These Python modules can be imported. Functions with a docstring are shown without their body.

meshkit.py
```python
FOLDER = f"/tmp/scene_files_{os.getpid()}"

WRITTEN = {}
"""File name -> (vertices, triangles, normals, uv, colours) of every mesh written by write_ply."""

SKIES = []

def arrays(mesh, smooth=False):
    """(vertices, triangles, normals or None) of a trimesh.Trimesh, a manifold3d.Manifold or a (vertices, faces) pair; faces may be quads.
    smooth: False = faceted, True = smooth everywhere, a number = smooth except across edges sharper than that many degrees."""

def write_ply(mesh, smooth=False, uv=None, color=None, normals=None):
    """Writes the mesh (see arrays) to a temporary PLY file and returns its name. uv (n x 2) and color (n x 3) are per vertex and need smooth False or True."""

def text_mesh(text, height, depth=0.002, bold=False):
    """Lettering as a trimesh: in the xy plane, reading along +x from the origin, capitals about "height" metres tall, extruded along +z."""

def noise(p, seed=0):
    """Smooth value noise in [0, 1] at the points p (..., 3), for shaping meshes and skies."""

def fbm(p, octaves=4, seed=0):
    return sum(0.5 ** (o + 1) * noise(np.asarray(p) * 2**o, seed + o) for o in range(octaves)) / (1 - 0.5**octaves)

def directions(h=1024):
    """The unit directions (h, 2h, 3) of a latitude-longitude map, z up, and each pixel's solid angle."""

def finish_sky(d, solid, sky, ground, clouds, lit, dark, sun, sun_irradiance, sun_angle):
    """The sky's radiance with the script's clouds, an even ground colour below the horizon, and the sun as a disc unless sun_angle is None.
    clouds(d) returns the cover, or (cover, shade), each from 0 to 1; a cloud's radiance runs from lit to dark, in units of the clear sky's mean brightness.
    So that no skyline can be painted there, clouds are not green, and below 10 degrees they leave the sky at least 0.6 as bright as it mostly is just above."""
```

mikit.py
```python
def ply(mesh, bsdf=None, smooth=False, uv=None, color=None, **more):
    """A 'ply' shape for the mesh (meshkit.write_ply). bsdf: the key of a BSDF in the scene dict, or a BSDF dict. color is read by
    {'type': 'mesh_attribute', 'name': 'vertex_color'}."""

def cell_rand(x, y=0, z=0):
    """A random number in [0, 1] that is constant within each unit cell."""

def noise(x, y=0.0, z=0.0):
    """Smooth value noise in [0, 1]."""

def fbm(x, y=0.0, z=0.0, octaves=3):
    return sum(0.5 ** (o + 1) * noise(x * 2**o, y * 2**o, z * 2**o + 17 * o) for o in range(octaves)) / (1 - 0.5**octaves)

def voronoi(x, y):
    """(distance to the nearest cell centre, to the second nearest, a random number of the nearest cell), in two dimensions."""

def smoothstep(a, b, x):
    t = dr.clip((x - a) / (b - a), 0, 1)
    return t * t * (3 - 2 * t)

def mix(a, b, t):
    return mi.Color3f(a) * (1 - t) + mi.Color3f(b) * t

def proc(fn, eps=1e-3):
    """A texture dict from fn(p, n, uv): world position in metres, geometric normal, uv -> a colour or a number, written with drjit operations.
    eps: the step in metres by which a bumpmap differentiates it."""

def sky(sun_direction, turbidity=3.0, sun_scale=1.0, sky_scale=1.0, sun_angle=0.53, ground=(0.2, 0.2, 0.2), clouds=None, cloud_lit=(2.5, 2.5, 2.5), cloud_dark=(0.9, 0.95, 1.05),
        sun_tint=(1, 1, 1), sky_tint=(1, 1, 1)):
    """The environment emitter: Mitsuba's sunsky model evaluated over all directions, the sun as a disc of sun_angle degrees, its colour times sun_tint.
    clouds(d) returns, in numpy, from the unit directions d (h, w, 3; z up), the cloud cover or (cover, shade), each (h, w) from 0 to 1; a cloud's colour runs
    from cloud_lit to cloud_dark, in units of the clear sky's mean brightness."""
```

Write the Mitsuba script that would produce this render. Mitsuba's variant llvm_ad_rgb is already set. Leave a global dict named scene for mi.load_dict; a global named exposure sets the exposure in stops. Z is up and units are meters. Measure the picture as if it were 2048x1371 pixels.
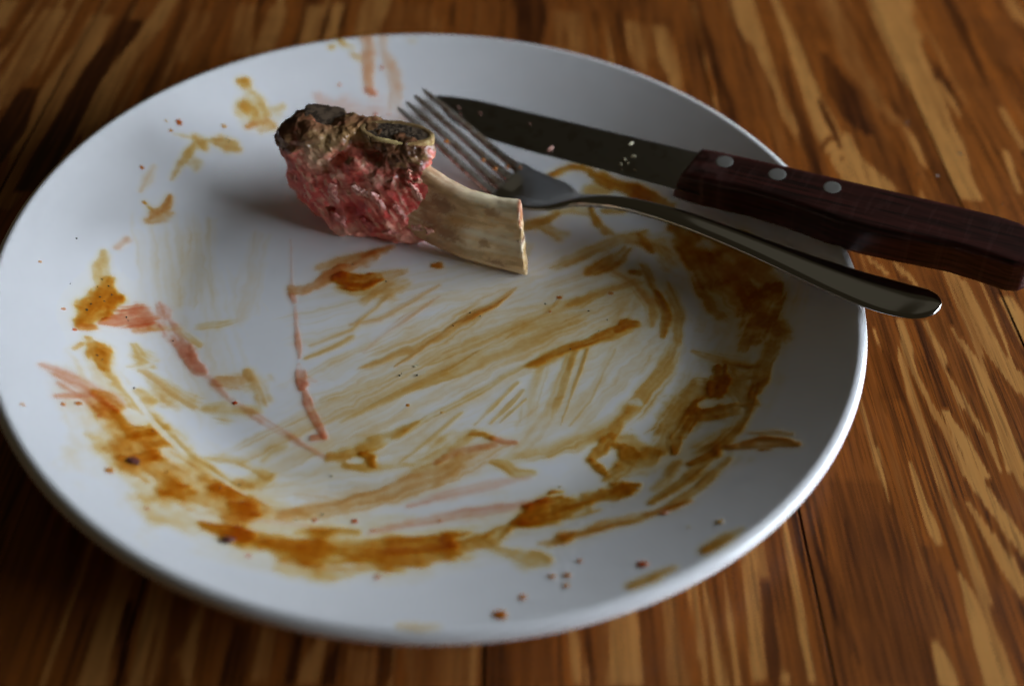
import math
import numpy as np, trimesh
from scipy.ndimage import gaussian_filter
from shapely.geometry import Polygon
import mitsuba as mi, drjit as dr
import mikit, meshkit
from mikit import proc, noise, fbm, smoothstep, mix

T = mi.ScalarTransform4f
scene, labels = {}, {}

# ---------------------------------------------------------------- camera, light, exposure
EYE = np.array([0.02678, -0.27235, 0.26026])
FWD = np.array([0.0, 0.70250, -0.71168])
UP = np.array([-0.08410, 0.70916, 0.70001])
scene['camera'] = {'type': 'thinlens', 'fov': 49.927, 'fov_axis': 'x', 'near_clip': 0.01, 'far_clip': 50.0,
                   'aperture_radius': 0.0041, 'focus_distance': 0.354,
                   'to_world': T().look_at(origin=EYE.tolist(), target=(EYE + FWD).tolist(), up=UP.tolist())}
exposure = 0.0
# a tall window to the right, the only strong light of the table; the room behind is dim and warm
WIN_AZ, WIN_EL, WIN_D = math.radians(6), math.radians(16.8), 1.2
win = np.array([math.cos(WIN_EL) * math.cos(WIN_AZ), math.cos(WIN_EL) * math.sin(WIN_AZ), math.sin(WIN_EL)]) * WIN_D
scene['window'] = {'type': 'rectangle', 'to_world': T().look_at(origin=win.tolist(), target=[0, 0, 0.02], up=[0, 0, 1]) @ T().scale([0.60, 0.155, 1]),
                   'emitter': {'type': 'area', 'radiance': {'type': 'rgb', 'value': [17.9, 19.7, 22.1]}}}
labels['window'] = {'kind': 'structure', 'label': 'bright window standing beyond the right side of the table'}
scene['room_light'] = {'type': 'constant', 'radiance': {'type': 'rgb', 'value': [0.025, 0.020, 0.0115]}}
# unseen dim warm light overhead, placed for the tan sheen on the fork's handle
scene['unseen_ceiling_light'] = {'type': 'rectangle', 'to_world': T().look_at(origin=[0.75, 1.35, 2.2], target=[0.1, 0, 0], up=[0, 0, 1]) @ T().scale([0.9, 1.0, 1]),
                         'emitter': {'type': 'area', 'radiance': {'type': 'rgb', 'value': [0.080, 0.071, 0.052]}}}
labels['unseen_ceiling_light'] = {'label': 'unseen dim warm light overhead behind the table, giving the tan sheen on the fork', 'category': 'lamp'}

# ---------------------------------------------------------------- measurements
# plate-space strokes of sauce: (area, brown, red, streakiness, [(x, y, width) in mm])
STROKES = [
('A',0.95,0.05,0,[(np.float64(-106.1),np.float64(-13.4),np.float64(4.6)),(np.float64(-106.2),np.float64(-19.9),np.float64(9.4)),(np.float64(-106.2),np.float64(-27.1),np.float64(9.5)),(np.float64(-106.5),np.float64(-34.1),np.float64(5.6))]),
('A',0.3,0,0,[(np.float64(-111.3),np.float64(-0.9),np.float64(2.4)),(np.float64(-109.9),np.float64(-9.1),np.float64(4.4)),(np.float64(-107.9),np.float64(-14.5),np.float64(4.6))]),
('A',0.1,0.25,0,[(np.float64(-106.9),np.float64(8.5),np.float64(2.9)),(np.float64(-108.6),np.float64(3.2),np.float64(2.6))]),
('A',0.5,0.5,0,[(np.float64(-104.4),np.float64(-34.8),np.float64(3.1)),(np.float64(-106.7),np.float64(-36.7),np.float64(3.1))]),
('A',0.75,0.1,0,[(np.float64(-103.3),np.float64(-41.3),np.float64(3.9)),(np.float64(-98.8),np.float64(-45.2),np.float64(7.2)),(np.float64(-95.2),np.float64(-50.9),np.float64(4.2))]),
('A',0.5,0.1,0,[(np.float64(-104.2),np.float64(-44.2),np.float64(1.9)),(np.float64(-105.2),np.float64(-47.3),np.float64(1.5))]),
('B',0.1,0.55,0.4,[(np.float64(-109.7),np.float64(-58.1),np.float64(2.5)),(np.float64(-103.0),np.float64(-59.6),np.float64(5.5)),(np.float64(-96.2),np.float64(-61.2),np.float64(7.5)),(np.float64(-88.9),np.float64(-65.3),np.float64(8.1))]),
('B',0.1,0.5,0.4,[(np.float64(-102.1),np.float64(-69.3),np.float64(2.1)),(np.float64(-98.4),np.float64(-66.6),np.float64(3.0)),(np.float64(-94.1),np.float64(-63.9),np.float64(3.5))]),
('B',0.1,0.5,0.4,[(np.float64(-103.6),np.float64(-63.6),np.float64(1.6)),(np.float64(-95.5),np.float64(-66.9),np.float64(2.4)),(np.float64(-87.7),np.float64(-71.7),np.float64(2.7))]),
('B',0.6,0.15,0,[(np.float64(-91.7),np.float64(-64.0),np.float64(7.1)),(np.float64(-80.5),np.float64(-76.0),np.float64(12.1)),(np.float64(-72.6),np.float64(-84.3),np.float64(16.4)),(np.float64(-61.4),np.float64(-91.6),np.float64(21.8)),(np.float64(-45.8),np.float64(-96.8),np.float64(16.3))]),
('B',0.55,0,0.3,[(np.float64(-93.6),np.float64(-52.6),np.float64(4.9)),(np.float64(-82.4),np.float64(-63.6),np.float64(7.5)),(np.float64(-74.5),np.float64(-70.9),np.float64(8.8)),(np.float64(-61.5),np.float64(-81.3),np.float64(9.0)),(np.float64(-47.5),np.float64(-90.5),np.float64(7.8))]),
('B',0.25,0,0,[(np.float64(-88.7),np.float64(-80.4),np.float64(3.5)),(np.float64(-69.5),np.float64(-97.7),np.float64(10.0)),(np.float64(-59.5),np.float64(-106.2),np.float64(10.6)),(np.float64(-53.5),np.float64(-107.6),np.float64(7.7))]),
('B',0.8,0,0,[(np.float64(-86.2),np.float64(-69.9),np.float64(3.2)),(np.float64(-78.9),np.float64(-77.5),np.float64(3.4)),(np.float64(-74.5),np.float64(-72.0),np.float64(3.0))]),
('B',0.9,0,0,[(np.float64(-63.6),np.float64(-95.3),np.float64(6.1)),(np.float64(-60.2),np.float64(-95.7),np.float64(7.5)),(np.float64(-57.1),np.float64(-92.5),np.float64(4.1))]),
('B',0.9,0,0,[(np.float64(-50.9),np.float64(-90.5),np.float64(5.0)),(np.float64(-47.2),np.float64(-91.6),np.float64(6.3))]),
('B',1,0,0,[(np.float64(-46.3),np.float64(-97.4),np.float64(3.8)),(np.float64(-42.1),np.float64(-98.0),np.float64(5.9)),(np.float64(-38.6),np.float64(-98.4),np.float64(2.1))]),
('B',1.1,0.1,0,[(np.float64(-78.2),np.float64(-87.5),np.float64(2.9)),(np.float64(-74.3),np.float64(-87.0),np.float64(5.5)),(np.float64(-71.4),np.float64(-83.8),np.float64(4.6))]),
('B',0.6,0,0,[(np.float64(-82.9),np.float64(-69.6),np.float64(3.5)),(np.float64(-78.4),np.float64(-68.4),np.float64(4.9)),(np.float64(-72.5),np.float64(-69.3),np.float64(3.6))]),
('X',3,0,0,[(np.float64(-93.2),np.float64(-49.9),np.float64(1.6)),(np.float64(-85.5),np.float64(-58.6),np.float64(1.6)),(np.float64(-76.0),np.float64(-68.8),np.float64(1.9)),(np.float64(-67.5),np.float64(-76.4),np.float64(2.0)),(np.float64(-58.0),np.float64(-82.6),np.float64(1.8)),(np.float64(-49.6),np.float64(-87.8),np.float64(1.6)),(np.float64(-43.7),np.float64(-90.8),np.float64(1.2))]),
('X',3,0,0,[(np.float64(-83.2),np.float64(-67.4),np.float64(4.3)),(np.float64(-80.6),np.float64(-69.4),np.float64(5.8))]),
('X',2,0,0,[(np.float64(-93.6),np.float64(-38.7),np.float64(4.4)),(np.float64(-91.6),np.float64(-44.1),np.float64(4.3))]),
('X',2,0,0,[(np.float64(-67.1),np.float64(-79.8),np.float64(5.4)),(np.float64(-64.4),np.float64(-81.2),np.float64(6.2))]),
('C',0.08,0.8,0,[(np.float64(-89.0),np.float64(-17.1),np.float64(5.1)),(np.float64(-85.8),np.float64(-23.0),np.float64(5.7)),(np.float64(-82.0),np.float64(-29.0),np.float64(5.3)),(np.float64(-73.4),np.float64(-38.6),np.float64(4.2)),(np.float64(-68.6),np.float64(-43.8),np.float64(3.4))]),
('C',0.1,0.7,0,[(np.float64(-67.2),np.float64(-45.1),np.float64(2.8)),(np.float64(-61.9),np.float64(-50.0),np.float64(3.1)),(np.float64(-59.1),np.float64(-52.8),np.float64(2.0))]),
('C',0.1,0.55,0.2,[(np.float64(-58.4),np.float64(-53.5),np.float64(1.9)),(np.float64(-55.8),np.float64(-54.9),np.float64(2.6)),(np.float64(-46.2),np.float64(-60.4),np.float64(2.5)),(np.float64(-34.7),np.float64(-67.8),np.float64(2.4)),(np.float64(-24.9),np.float64(-73.0),np.float64(1.6))]),
('C',0.15,0.85,0,[(np.float64(-102.4),np.float64(-31.9),np.float64(1.8)),(np.float64(-99.0),np.float64(-28.8),np.float64(4.9)),(np.float64(-95.7),np.float64(-26.0),np.float64(9.0)),(np.float64(-93.4),np.float64(-24.4),np.float64(9.6))]),
('C',0.2,0.4,0,[(np.float64(-93.1),np.float64(-30.8),np.float64(3.0)),(np.float64(-89.7),np.float64(-26.8),np.float64(4.6)),(np.float64(-86.3),np.float64(-26.8),np.float64(4.6))]),
('D',0.5,0,0,[(np.float64(-90.8),np.float64(-37.3),np.float64(3.7)),(np.float64(-87.8),np.float64(-40.9),np.float64(7.7)),(np.float64(-84.3),np.float64(-42.4),np.float64(5.8)),(np.float64(-89.6),np.float64(-46.8),np.float64(2.2))]),
('D',0.3,0.05,0.2,[(np.float64(-85.1),np.float64(-47.2),np.float64(4.1)),(np.float64(-77.5),np.float64(-52.7),np.float64(8.9)),(np.float64(-70.5),np.float64(-56.4),np.float64(8.8))]),
('D',0.45,0,0.1,[(np.float64(-84.3),np.float64(-56.8),np.float64(3.3)),(np.float64(-79.8),np.float64(-59.7),np.float64(4.1))]),
('D',0.28,0,0.2,[(np.float64(-75.4),np.float64(-24.5),np.float64(3.3)),(np.float64(-69.9),np.float64(-23.2),np.float64(4.7)),(np.float64(-63.7),np.float64(-20.1),np.float64(2.4))]),
('D',0.35,0.1,0.2,[(np.float64(-54.1),np.float64(-42.1),np.float64(4.8)),(np.float64(-51.1),np.float64(-47.1),np.float64(7.9)),(np.float64(-47.4),np.float64(-52.9),np.float64(5.6))]),
('D',0.25,0.2,0.2,[(np.float64(-62.3),np.float64(-47.3),np.float64(5.0)),(np.float64(-57.6),np.float64(-47.4),np.float64(8.5)),(np.float64(-54.9),np.float64(-45.4),np.float64(4.2))]),
('D',0.3,0,0.2,[(np.float64(-64.1),np.float64(-58.2),np.float64(3.4)),(np.float64(-58.3),np.float64(-57.2),np.float64(8.2)),(np.float64(-49.9),np.float64(-57.2),np.float64(6.0))]),
('D',0.09,0.02,0.8,[(np.float64(-84.3),np.float64(28.6),np.float64(4.5)),(np.float64(-76.6),np.float64(-1.7),np.float64(6.6)),(np.float64(-69.7),np.float64(-29.6),np.float64(6.3)),(np.float64(-63.9),np.float64(-50.7),np.float64(3.0))]),
('D',0.1,0.02,0.8,[(np.float64(-89.9),np.float64(18.8),np.float64(8.3)),(np.float64(-82.5),np.float64(-12.5),np.float64(8.0))]),
('D',0.07,0.03,0.7,[(np.float64(-65.5),np.float64(23.6),np.float64(5.6)),(np.float64(-63.7),np.float64(-0.1),np.float64(10.7)),(np.float64(-62.6),np.float64(-19.5),np.float64(6.9))]),
('D',0.3,0.03,0.2,[(np.float64(-89.4),np.float64(-27.9),np.float64(2.3)),(np.float64(-82.2),np.float64(-25.7),np.float64(4.5)),(np.float64(-72.4),np.float64(-32.2),np.float64(1.9))]),
('E',0.05,0.35,0,[(np.float64(-54.5),np.float64(22.8),np.float64(0.7)),(np.float64(-51.4),np.float64(9.2),np.float64(0.9)),(np.float64(-49.1),np.float64(-1.3),np.float64(1.2))]),
('E',0.1,0.8,0,[(np.float64(-48.3),np.float64(-5.7),np.float64(2.1)),(np.float64(-46.6),np.float64(-9.1),np.float64(1.7))]),
('E',0.1,0.7,0,[(np.float64(-46.2),np.float64(-10.8),np.float64(1.3)),(np.float64(-44.3),np.float64(-17.3),np.float64(1.9)),(np.float64(-41.6),np.float64(-28.5),np.float64(2.2)),(np.float64(-40.2),np.float64(-34.0),np.float64(1.2))]),
('E',0.1,0.9,0,[(np.float64(-39.8),np.float64(-36.8),np.float64(1.9)),(np.float64(-38.6),np.float64(-40.3),np.float64(3.7)),(np.float64(-36.9),np.float64(-45.0),np.float64(3.4)),(np.float64(-36.8),np.float64(-47.1),np.float64(1.9))]),
('E',0.1,0.85,0,[(np.float64(-35.7),np.float64(-47.8),np.float64(1.8)),(np.float64(-33.5),np.float64(-53.4),np.float64(3.4)),(np.float64(-31.5),np.float64(-57.2),np.float64(2.5)),(np.float64(-28.4),np.float64(-62.4),np.float64(2.4)),(np.float64(-26.8),np.float64(-65.4),np.float64(2.1))]),
('E',0.1,0.7,0,[(np.float64(-30.0),np.float64(-66.1),np.float64(1.9)),(np.float64(-27.1),np.float64(-65.4),np.float64(1.9))]),
('E',0.1,0.3,0,[(np.float64(-36.5),np.float64(-42.2),np.float64(2.4)),(np.float64(-33.2),np.float64(-43.3),np.float64(1.6))]),
('F',0.35,0.5,0,[(np.float64(-49.4),np.float64(-0.8),np.float64(2.3)),(np.float64(-47.8),np.float64(-2.9),np.float64(5.3)),(np.float64(-43.6),np.float64(-2.1),np.float64(4.9)),(np.float64(-37.4),np.float64(4.3),np.float64(5.8)),(np.float64(-31.3),np.float64(10.2),np.float64(6.4)),(np.float64(-25.3),np.float64(16.5),np.float64(6.1)),(np.float64(-18.3),np.float64(22.9),np.float64(3.1))]),
('F',1.2,0.3,0.1,[(np.float64(-35.1),np.float64(4.0),np.float64(3.0)),(np.float64(-30.3),np.float64(3.9),np.float64(8.1)),(np.float64(-26.0),np.float64(3.9),np.float64(7.1)),(np.float64(-20.5),np.float64(7.4),np.float64(3.5))]),
('F',0.3,0.15,0.3,[(np.float64(-23.7),np.float64(6.2),np.float64(7.6)),(np.float64(-18.8),np.float64(8.2),np.float64(6.1)),(np.float64(-11.5),np.float64(11.7),np.float64(2.1))]),
('F',0.3,0.1,0.3,[(np.float64(-22.9),np.float64(-5.0),np.float64(6.9)),(np.float64(-19.3),np.float64(-0.8),np.float64(10.0)),(np.float64(-15.8),np.float64(4.7),np.float64(6.8))]),
('F',0.9,0.5,0,[(np.float64(-2.8),np.float64(15.2),np.float64(2.1)),(np.float64(-0.9),np.float64(15.4),np.float64(3.4))]),
('F',0.3,0.2,0.3,[(np.float64(-41.5),np.float64(9.2),np.float64(4.1)),(np.float64(-32.2),np.float64(15.7),np.float64(5.2)),(np.float64(-22.4),np.float64(21.0),np.float64(3.2))]),
('F',0.25,0.05,0.3,[(np.float64(-33.0),np.float64(-0.0),np.float64(5.0)),(np.float64(-19.5),np.float64(0.4),np.float64(12.5)),(np.float64(-13.2),np.float64(5.0),np.float64(7.4))]),
('G',0.35,0.1,0.7,[(np.float64(-37.8),np.float64(-28.1),np.float64(1.8)),(np.float64(-32.2),np.float64(-24.2),np.float64(3.1)),(np.float64(-25.9),np.float64(-19.8),np.float64(3.5)),(np.float64(-22.5),np.float64(-12.7),np.float64(3.4)),(np.float64(-16.8),np.float64(-3.7),np.float64(1.8))]),
('G',0.3,0.05,0.7,[(np.float64(-38.2),np.float64(-33.7),np.float64(1.7)),(np.float64(-32.8),np.float64(-29.7),np.float64(3.5)),(np.float64(-25.8),np.float64(-23.2),np.float64(3.1))]),
('G',0.2,0.3,0.6,[(np.float64(-20.3),np.float64(-29.6),np.float64(1.6)),(np.float64(-16.9),np.float64(-22.9),np.float64(2.5)),(np.float64(-11.2),np.float64(-15.2),np.float64(3.4)),(np.float64(-4.9),np.float64(-7.2),np.float64(2.7)),(np.float64(0.8),np.float64(-0.3),np.float64(1.1))]),
('G',0.5,0.2,0.6,[(np.float64(-9.6),np.float64(-34.4),np.float64(1.2)),(np.float64(-1.2),np.float64(-24.2),np.float64(1.9)),(np.float64(6.9),np.float64(-13.9),np.float64(2.6)),(np.float64(15.2),np.float64(-5.7),np.float64(3.6)),(np.float64(19.6),np.float64(-2.0),np.float64(3.5)),(np.float64(26.4),np.float64(7.1),np.float64(1.3))]),
('G',0.24,0.06,0.85,[(np.float64(-17.6),np.float64(-34.6),np.float64(6.4)),(np.float64(-8.9),np.float64(-28.0),np.float64(13.0)),(np.float64(4.5),np.float64(-18.2),np.float64(15.2)),(np.float64(16.0),np.float64(-3.7),np.float64(11.0)),(np.float64(23.0),np.float64(3.2),np.float64(4.6))]),
('G',0.3,0,0.7,[(np.float64(-30.3),np.float64(-52.0),np.float64(1.6)),(np.float64(-20.6),np.float64(-45.7),np.float64(2.9)),(np.float64(-10.7),np.float64(-38.4),np.float64(2.9)),(np.float64(7.1),np.float64(-26.6),np.float64(3.4)),(np.float64(29.2),np.float64(-10.1),np.float64(4.5)),(np.float64(48.2),np.float64(3.0),np.float64(6.2)),(np.float64(69.6),np.float64(15.1),np.float64(4.5))]),
('G',0.42,0,0.6,[(np.float64(-22.9),np.float64(-59.2),np.float64(1.2)),(np.float64(-14.9),np.float64(-52.3),np.float64(2.4)),(np.float64(-4.8),np.float64(-43.5),np.float64(3.6)),(np.float64(7.9),np.float64(-33.9),np.float64(4.5)),(np.float64(17.6),np.float64(-24.3),np.float64(4.2)),(np.float64(27.5),np.float64(-14.5),np.float64(3.4)),(np.float64(36.4),np.float64(-5.1),np.float64(2.5)),(np.float64(42.7),np.float64(5.1),np.float64(1.2))]),
('G',0.22,0.02,0.85,[(np.float64(-1.0),np.float64(-40.3),np.float64(4.1)),(np.float64(7.9),np.float64(-33.9),np.float64(9.2)),(np.float64(23.0),np.float64(-23.6),np.float64(12.9)),(np.float64(35.7),np.float64(-13.5),np.float64(13.2)),(np.float64(47.2),np.float64(-5.7),np.float64(6.8))]),
('G',0.3,0,0.6,[(np.float64(-5.6),np.float64(-64.2),np.float64(1.1)),(np.float64(-0.4),np.float64(-57.7),np.float64(2.6)),(np.float64(6.3),np.float64(-52.0),np.float64(3.5)),(np.float64(20.6),np.float64(-39.5),np.float64(4.4)),(np.float64(33.1),np.float64(-28.3),np.float64(4.9)),(np.float64(38.9),np.float64(-24.0),np.float64(5.5))]),
('G',0.6,0.03,0.4,[(np.float64(33.1),np.float64(-28.3),np.float64(3.3)),(np.float64(38.9),np.float64(-24.0),np.float64(5.6)),(np.float64(45.8),np.float64(-19.8),np.float64(4.8)),(np.float64(52.2),np.float64(-16.3),np.float64(3.9)),(np.float64(59.0),np.float64(-11.5),np.float64(4.4)),(np.float64(64.1),np.float64(-7.8),np.float64(5.3))]),
('G',1.3,0,0,[(np.float64(61.5),np.float64(-9.3),np.float64(3.0)),(np.float64(64.9),np.float64(-6.5),np.float64(5.9)),(np.float64(67.5),np.float64(-5.7),np.float64(4.3))]),
('G',0.9,0,0.1,[(np.float64(49.9),np.float64(-17.7),np.float64(1.7)),(np.float64(52.4),np.float64(-16.0),np.float64(3.3)),(np.float64(54.4),np.float64(-14.8),np.float64(1.8))]),
('G',0.18,0,0.7,[(np.float64(-3.0),np.float64(-72.5),np.float64(1.0)),(np.float64(3.4),np.float64(-64.2),np.float64(2.5)),(np.float64(13.0),np.float64(-51.6),np.float64(1.8))]),
('G',0.3,0,0.5,[(np.float64(24.4),np.float64(-17.5),np.float64(1.3)),(np.float64(32.3),np.float64(-11.6),np.float64(3.6)),(np.float64(40.5),np.float64(-7.0),np.float64(3.7)),(np.float64(50.6),np.float64(-3.4),np.float64(1.4))]),
('G',0.2,0,0.7,[(np.float64(-33.5),np.float64(-51.3),np.float64(0.8)),(np.float64(-21.4),np.float64(-50.0),np.float64(2.0)),(np.float64(-7.3),np.float64(-39.9),np.float64(2.1))]),
('G',0.18,0.12,0.6,[(np.float64(-26.8),np.float64(-17.5),np.float64(1.9)),(np.float64(-17.4),np.float64(-14.0),np.float64(4.6)),(np.float64(-7.1),np.float64(-3.0),np.float64(4.6)),(np.float64(0.5),np.float64(5.4),np.float64(1.4))]),
('G',0.25,0,0.8,[(np.float64(45.4),np.float64(0.9),np.float64(3.6)),(np.float64(55.6),np.float64(9.8),np.float64(9.5)),(np.float64(66.1),np.float64(16.3),np.float64(7.4))]),
('G',0.13,0.03,0.75,[(np.float64(-38.5),np.float64(-71.6),np.float64(22.8)),(np.float64(-12.3),np.float64(-48.9),np.float64(43.5)),(np.float64(19.5),np.float64(-19.0),np.float64(51.8)),(np.float64(55.6),np.float64(9.8),np.float64(37.7))]),
('G',0.12,0.02,0.8,[(np.float64(-5.8),np.float64(-26.6),np.float64(13.2)),(np.float64(22.1),np.float64(-9.2),np.float64(27.9)),(np.float64(55.6),np.float64(4.7),np.float64(29.4))]),
('H',0.1,0.01,0.8,[(np.float64(33.4),np.float64(-63.8),np.float64(9.8)),(np.float64(47.8),np.float64(-37.9),np.float64(24.7)),(np.float64(64.0),np.float64(-13.7),np.float64(26.1)),(np.float64(74.6),np.float64(7.0),np.float64(11.4))]),
('I',0.07,0.01,0.7,[(np.float64(-41.4),np.float64(-84.4),np.float64(19.0)),(np.float64(-8.7),np.float64(-74.0),np.float64(28.1)),(np.float64(25.6),np.float64(-60.8),np.float64(28.6)),(np.float64(48.0),np.float64(-48.3),np.float64(19.5))]),
('G',0.06,0.01,0.9,[(np.float64(-36.9),np.float64(-16.4),np.float64(23.5)),(np.float64(-12.1),np.float64(-3.7),np.float64(38.8)),(np.float64(17.4),np.float64(10.1),np.float64(30.2))]),
('D',0.05,0.01,0.7,[(np.float64(-90.4),np.float64(10.9),np.float64(26.8)),(np.float64(-78.5),np.float64(-21.4),np.float64(31.5)),(np.float64(-64.5),np.float64(-50.7),np.float64(24.0))]),
('M',0.08,0,0.8,[(np.float64(52.4),np.float64(-19.7),np.float64(29.4)),(np.float64(65.7),np.float64(-8.8),np.float64(30.1)),(np.float64(73.2),np.float64(17.1),np.float64(25.1))]),
('B',0.1,0.02,0.1,[(np.float64(-96.1),np.float64(-57.5),np.float64(20.3)),(np.float64(-76.6),np.float64(-82.4),np.float64(29.9)),(np.float64(-54.4),np.float64(-97.2),np.float64(27.7))]),
('N',0.12,0,0.2,[(np.float64(106.0),np.float64(4.7),np.float64(28.6)),(np.float64(95.1),np.float64(-31.6),np.float64(30.1)),(np.float64(83.5),np.float64(-62.7),np.float64(22.6))]),
('K',0.1,0,0.3,[(np.float64(-36.2),np.float64(-105.1),np.float64(24.7)),(np.float64(-4.3),np.float64(-103.2),np.float64(28.9)),(np.float64(25.1),np.float64(-95.9),np.float64(25.0))]),
('H',0.35,0,0.7,[(np.float64(46.7),np.float64(-19.9),np.float64(3.7)),(np.float64(43.7),np.float64(-30.8),np.float64(4.6)),(np.float64(40.9),np.float64(-42.9),np.float64(4.1)),(np.float64(39.0),np.float64(-55.4),np.float64(1.8))]),
('H',0.5,0,0.3,[(np.float64(51.6),np.float64(-19.3),np.float64(1.2)),(np.float64(49.3),np.float64(-29.1),np.float64(1.5)),(np.float64(46.9),np.float64(-38.5),np.float64(1.3)),(np.float64(43.8),np.float64(-52.9),np.float64(0.6))]),
('H',0.16,0,0.9,[(np.float64(37.0),np.float64(-24.9),np.float64(6.5)),(np.float64(35.1),np.float64(-37.2),np.float64(8.9)),(np.float64(32.6),np.float64(-55.1),np.float64(5.2))]),
('H',0.55,0,0.5,[(np.float64(29.4),np.float64(-36.8),np.float64(1.9)),(np.float64(25.9),np.float64(-41.9),np.float64(2.0)),(np.float64(21.0),np.float64(-49.7),np.float64(1.8)),(np.float64(17.4),np.float64(-55.8),np.float64(1.0))]),
('H',0.5,0,0.5,[(np.float64(31.6),np.float64(-39.8),np.float64(1.4)),(np.float64(27.8),np.float64(-46.1),np.float64(1.8)),(np.float64(22.2),np.float64(-54.5),np.float64(1.1))]),
('H',0.3,0,0.4,[(np.float64(32.6),np.float64(-43.5),np.float64(0.9)),(np.float64(28.0),np.float64(-49.6),np.float64(1.3)),(np.float64(25.2),np.float64(-53.9),np.float64(0.7))]),
('H',0.8,0.1,0,[(np.float64(16.5),np.float64(-59.6),np.float64(1.6)),(np.float64(20.2),np.float64(-59.0),np.float64(2.3)),(np.float64(23.3),np.float64(-60.3),np.float64(2.3))]),
('H',0.15,0.5,0.2,[(np.float64(23.3),np.float64(-60.3),np.float64(1.9)),(np.float64(26.4),np.float64(-61.3),np.float64(3.1)),(np.float64(30.2),np.float64(-61.1),np.float64(1.6))]),
('H',0.2,0,0.8,[(np.float64(60.6),np.float64(-18.7),np.float64(3.4)),(np.float64(52.6),np.float64(-41.6),np.float64(3.3)),(np.float64(46.6),np.float64(-52.6),np.float64(1.3))]),
('I',0.5,0,0.1,[(np.float64(-24.2),np.float64(-73.4),np.float64(2.2)),(np.float64(-18.1),np.float64(-70.3),np.float64(5.6)),(np.float64(-13.2),np.float64(-67.5),np.float64(6.4)),(np.float64(-5.8),np.float64(-61.9),np.float64(4.1)),(np.float64(0.1),np.float64(-56.5),np.float64(1.5))]),
('I',1,0,0,[(np.float64(-14.8),np.float64(-70.6),np.float64(1.7)),(np.float64(-12.3),np.float64(-72.2),np.float64(4.2)),(np.float64(-10.8),np.float64(-74.6),np.float64(2.1))]),
('I',0.55,0,0.1,[(np.float64(-18.8),np.float64(-75.1),np.float64(2.2)),(np.float64(-12.1),np.float64(-75.5),np.float64(3.7)),(np.float64(-2.8),np.float64(-73.8),np.float64(3.0)),(np.float64(1.5),np.float64(-72.9),np.float64(1.1))]),
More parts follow.
